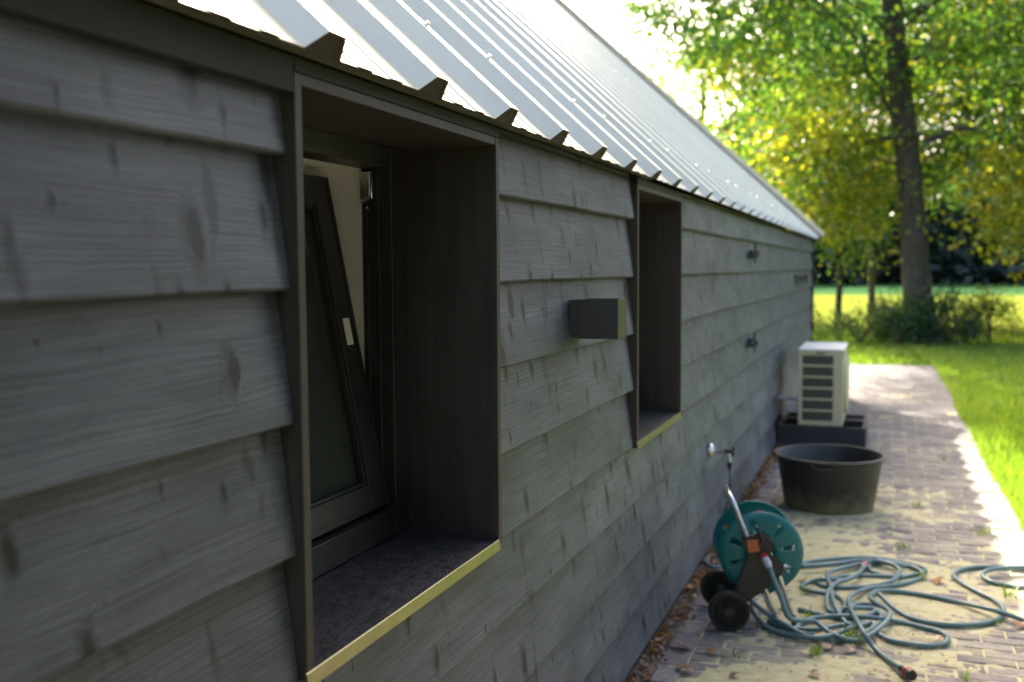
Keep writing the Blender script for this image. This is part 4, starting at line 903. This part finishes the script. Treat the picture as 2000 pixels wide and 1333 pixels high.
# the big tree: right-hand low skirt of backlit leaves given as extra clumps
def sk(n, x0, x1, y0, y1, z0, z1, seed):
    r = np.random.default_rng(seed); return [(r.uniform(x0, x1), r.uniform(y0, y1), r.uniform(z0, z1)) for _ in range(n)]
extra = sk(70, 0.9, 5.2, -1.5, 1.5, 2.3, 4.4, 1)+sk(22, 1.2, 3.2, -1.0, 1.0, 1.6, 2.6, 2)+sk(46, -3.0, -0.3, -1.0, 1.6, 2.9, 4.8, 3)+sk(16, -2.2, -0.5, -0.8, 0.8, 2.0, 3.0, 4)
tree('oak_tree', (1.44, 21.3, 0), 9.5, 0.29, (-0.9, 0.6), (0.2, -0.2, 7.6), (6.4, 3.2, 3.2), 560, 95, 0.125, M['leaf'],
     'large oak with a thick trunk and backlit yellow green crown beyond the paved path', limbs=[(((0.0, 0, 3.9), (0.7, 0.05, 4.15), (1.3, 0.1, 3.95), (1.9, 0.1, 3.6), (2.6, 0.1, 3.75)), 0.075, 0.02), (((-0.05, 0, 4.05), (-0.9, 0, 4.0), (-1.9, 0.1, 3.75), (-2.8, 0.1, 3.7)), 0.06, 0.015), (((-0.2, 0, 6.4), (0.9, 0, 7.0), (2.4, 0, 7.2)), 0.1, 0.03), (((-0.1, 0, 2.0), (0.6, 0, 2.5), (1.4, 0, 2.5)), 0.035, 0.01)],
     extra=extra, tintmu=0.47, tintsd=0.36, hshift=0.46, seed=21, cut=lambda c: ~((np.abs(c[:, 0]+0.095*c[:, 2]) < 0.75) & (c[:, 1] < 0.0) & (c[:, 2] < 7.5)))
tree('young_tree', (-0.25, 24.6, 0), 7.0, 0.085, (0.1, 0.2), (0.0, 0, 4.4), (1.7, 1.6, 3.0), 90, 90, 0.10, M['leaf'], 'slender young tree standing just left of the big oak', seed=22, tintmu=0.42, flare=1.2)
tree('young_tree', (-0.9, 23.4, 0), 6.0, 0.06, (-0.3, 0.2), (-0.2, 0, 4.0), (1.5, 1.5, 2.4), 70, 80, 0.10, M['leaf'], 'thinnest young tree beside the house corner, its crown meeting the oak', seed=23, tintmu=0.4, flare=1.2)
tree('broadleaf_tree', (-4.6, 30.0, 0), 8.5, 0.20, (0.3, 0), (0, 0, 5.6), (3.6, 3.0, 3.6), 210, 80, 0.13, M['leaf'], 'hazy olive tree rising behind the roof edge of the house', seed=24, tintmu=0.35)
tree('broadleaf_tree', (0.4, 31.0, 0), 9.9, 0.10, (0.3, 0), (0, 0, 6.8), (4.6, 3.0, 4.4), 300, 90, 0.17, M['dark_leaf'], 'dark green tree behind the oak trunk', seed=25, tintmu=0.5)
tree('broadleaf_tree', (6.4, 27.5, 0), 10, 0.26, (0.3, 0), (0, 0, 7.4), (4.6, 2.8, 4.4), 520, 110, 0.16, M['dark_leaf'], 'tall dark tree at the right side behind the oak', seed=26, tintmu=0.6)
tree('broadleaf_tree', (-13.5, 50.0, 0), 11, 0.3, (0.3, 0), (0, 0, 7.2), (5.0, 4.0, 4.6), 170, 70, 0.2, M['leaf'], 'distant hazy tree against the white sky above the roof edge', seed=27, tintmu=0.4)

mb = MB(); mb.box(1.60, 4.2, -8, 5.3, -0.03, -0.012); tag(mb.build('bounce_blocker', M['soil']), kind='structure')  # unseen dark ground added to cut green bounce onto the wall
# unseen leafy screen added beside the camera to darken the nearest boards
hd_ = empty('shade_screen', (2.85, -1.3, 0)); tag(hd_, 'unseen leafy screen added right of the camera to darken the near boards', 'shade_screen')
n = 56000; C_ = np.stack([rng.uniform(-0.55, 0.55, n), rng.uniform(-4.6, 4.6, n), rng.uniform(0.02, 5.0, n)], 1)
C_ += rng.normal(size=C_.shape)*0.05; quads('leaves', C_, 0.12, M['far_leaf'], hd_, tint=np.clip(rng.normal(0.35, 0.2, n), 0, 1), aspect=0.75)
mb = MB()
for q in range(9): mb.tube([(0, -4.2+q*1.05, -0.05), (0.03, -4.2+q*1.05, 2.0), (0, -4.2+q*1.05, 4.2)], [0.05, 0.04, 0.01], 7)
mb.build('stems', M['bark'], hd_)
# shrubs at the back of the lawn
def shrub(x, y_, r, h, label, m='leaf', tint=0.45, seed=0, nc=26, per=70, group='shrubs along the back of the lawn'):
    global rng; rng = np.random.default_rng(seed); random.seed(seed)
    h *= 1.2; t = empty('shrub', (x, y_, 0)); tag(t, label, 'shrub', group)
    sb = MB()
    for i in range(7):
        a = random.uniform(0, 2*pi); e = Vector((r*0.7*cos(a), r*0.5*sin(a), h*random.uniform(0.6, 0.95))); sb.tube([Vector((0, 0, 0)), e*0.5+Vector((0, 0, 0.05)), e], [0.02, 0.012, 0.005], 5)
    sb.build('stems', M['bark'], t)
    u = rng.normal(size=(nc, 3)); u /= np.linalg.norm(u, axis=1)[:, None]; u[:, 2] = np.abs(u[:, 2])
    cen = u*(rng.uniform(0.2, 1, nc)**0.5)[:, None]*np.array([r, r*0.7, h*0.9]); C_ = []
    for c_ in cen: C_.append(c_+rng.normal(size=(per, 3))*0.13)
    C_ = np.concatenate(C_); ok = C_[:, 2] > 0.02; quads('leaves', C_[ok], 0.065, M[m], t, tint=np.clip(rng.normal(tint, 0.2, ok.sum()), 0, 0.95), aspect=0.7)
shrub(-0.9, 20.9, 0.8, 0.62, 'leafy shrub close to the house corner, behind the heat pump', 'leaf', 0.35, 31)
shrub(0.35, 20.9, 0.75, 0.55, 'low shrub left of the oak trunk', 'dark_leaf', 0.8, 32)
shrub(1.15, 20.7, 0.7, 0.95, 'dark bushy growth hiding the left foot of the oak trunk', 'dark_leaf', 0.45, 33, 34)
shrub(1.95, 20.9, 0.75, 1.05, 'dark bushy growth hiding the right foot of the oak trunk', 'dark_leaf', 0.5, 34, 36)
shrub(2.7, 21.2, 0.7, 0.95, 'yellowish shrub right of the oak trunk in front of the bright field', 'leaf', 0.55, 35)
shrub(4.1, 20.8, 0.75, 0.75, 'round dark shrub at the right edge of the lawn', 'dark_leaf', 0.5, 36, 34)
shrub(5.4, 21.4, 0.9, 0.8, 'shrub farthest right along the back of the lawn', 'dark_leaf', 0.6, 37)
shrub(0.9, 22.6, 0.7, 0.9, 'thin yellow green shrub behind the oak, before the field', 'leaf', 0.6, 38, 18)
shrub(-1.9, 21.6, 0.9, 0.7, 'shrub farthest left, half hidden by the house corner', 'leaf', 0.4, 39)

# far wood behind the field: one mass nobody could count
rng = np.random.default_rng(99)
n = 150000; xs = rng.uniform(-75, 95, n); top = 11+3.5*snoise(xs, xs*0, 8, 4, 0.09)+2*snoise(xs, xs*0, 9, 3, 0.4)
zs = rng.uniform(0, 1, n)**0.8*top; ys = 92+rng.uniform(-3, 5, n)+1.6*np.sin(xs*0.6)+0.02*xs
tag(quads('far_wood', np.stack([xs, ys, zs], 1), 1.0, M['far_leaf'], tint=np.clip(rng.normal(0.35, 0.25, n), 0, 1), aspect=0.8), 'dark blue green wood along the far side of the field', 'wood', kind='stuff')
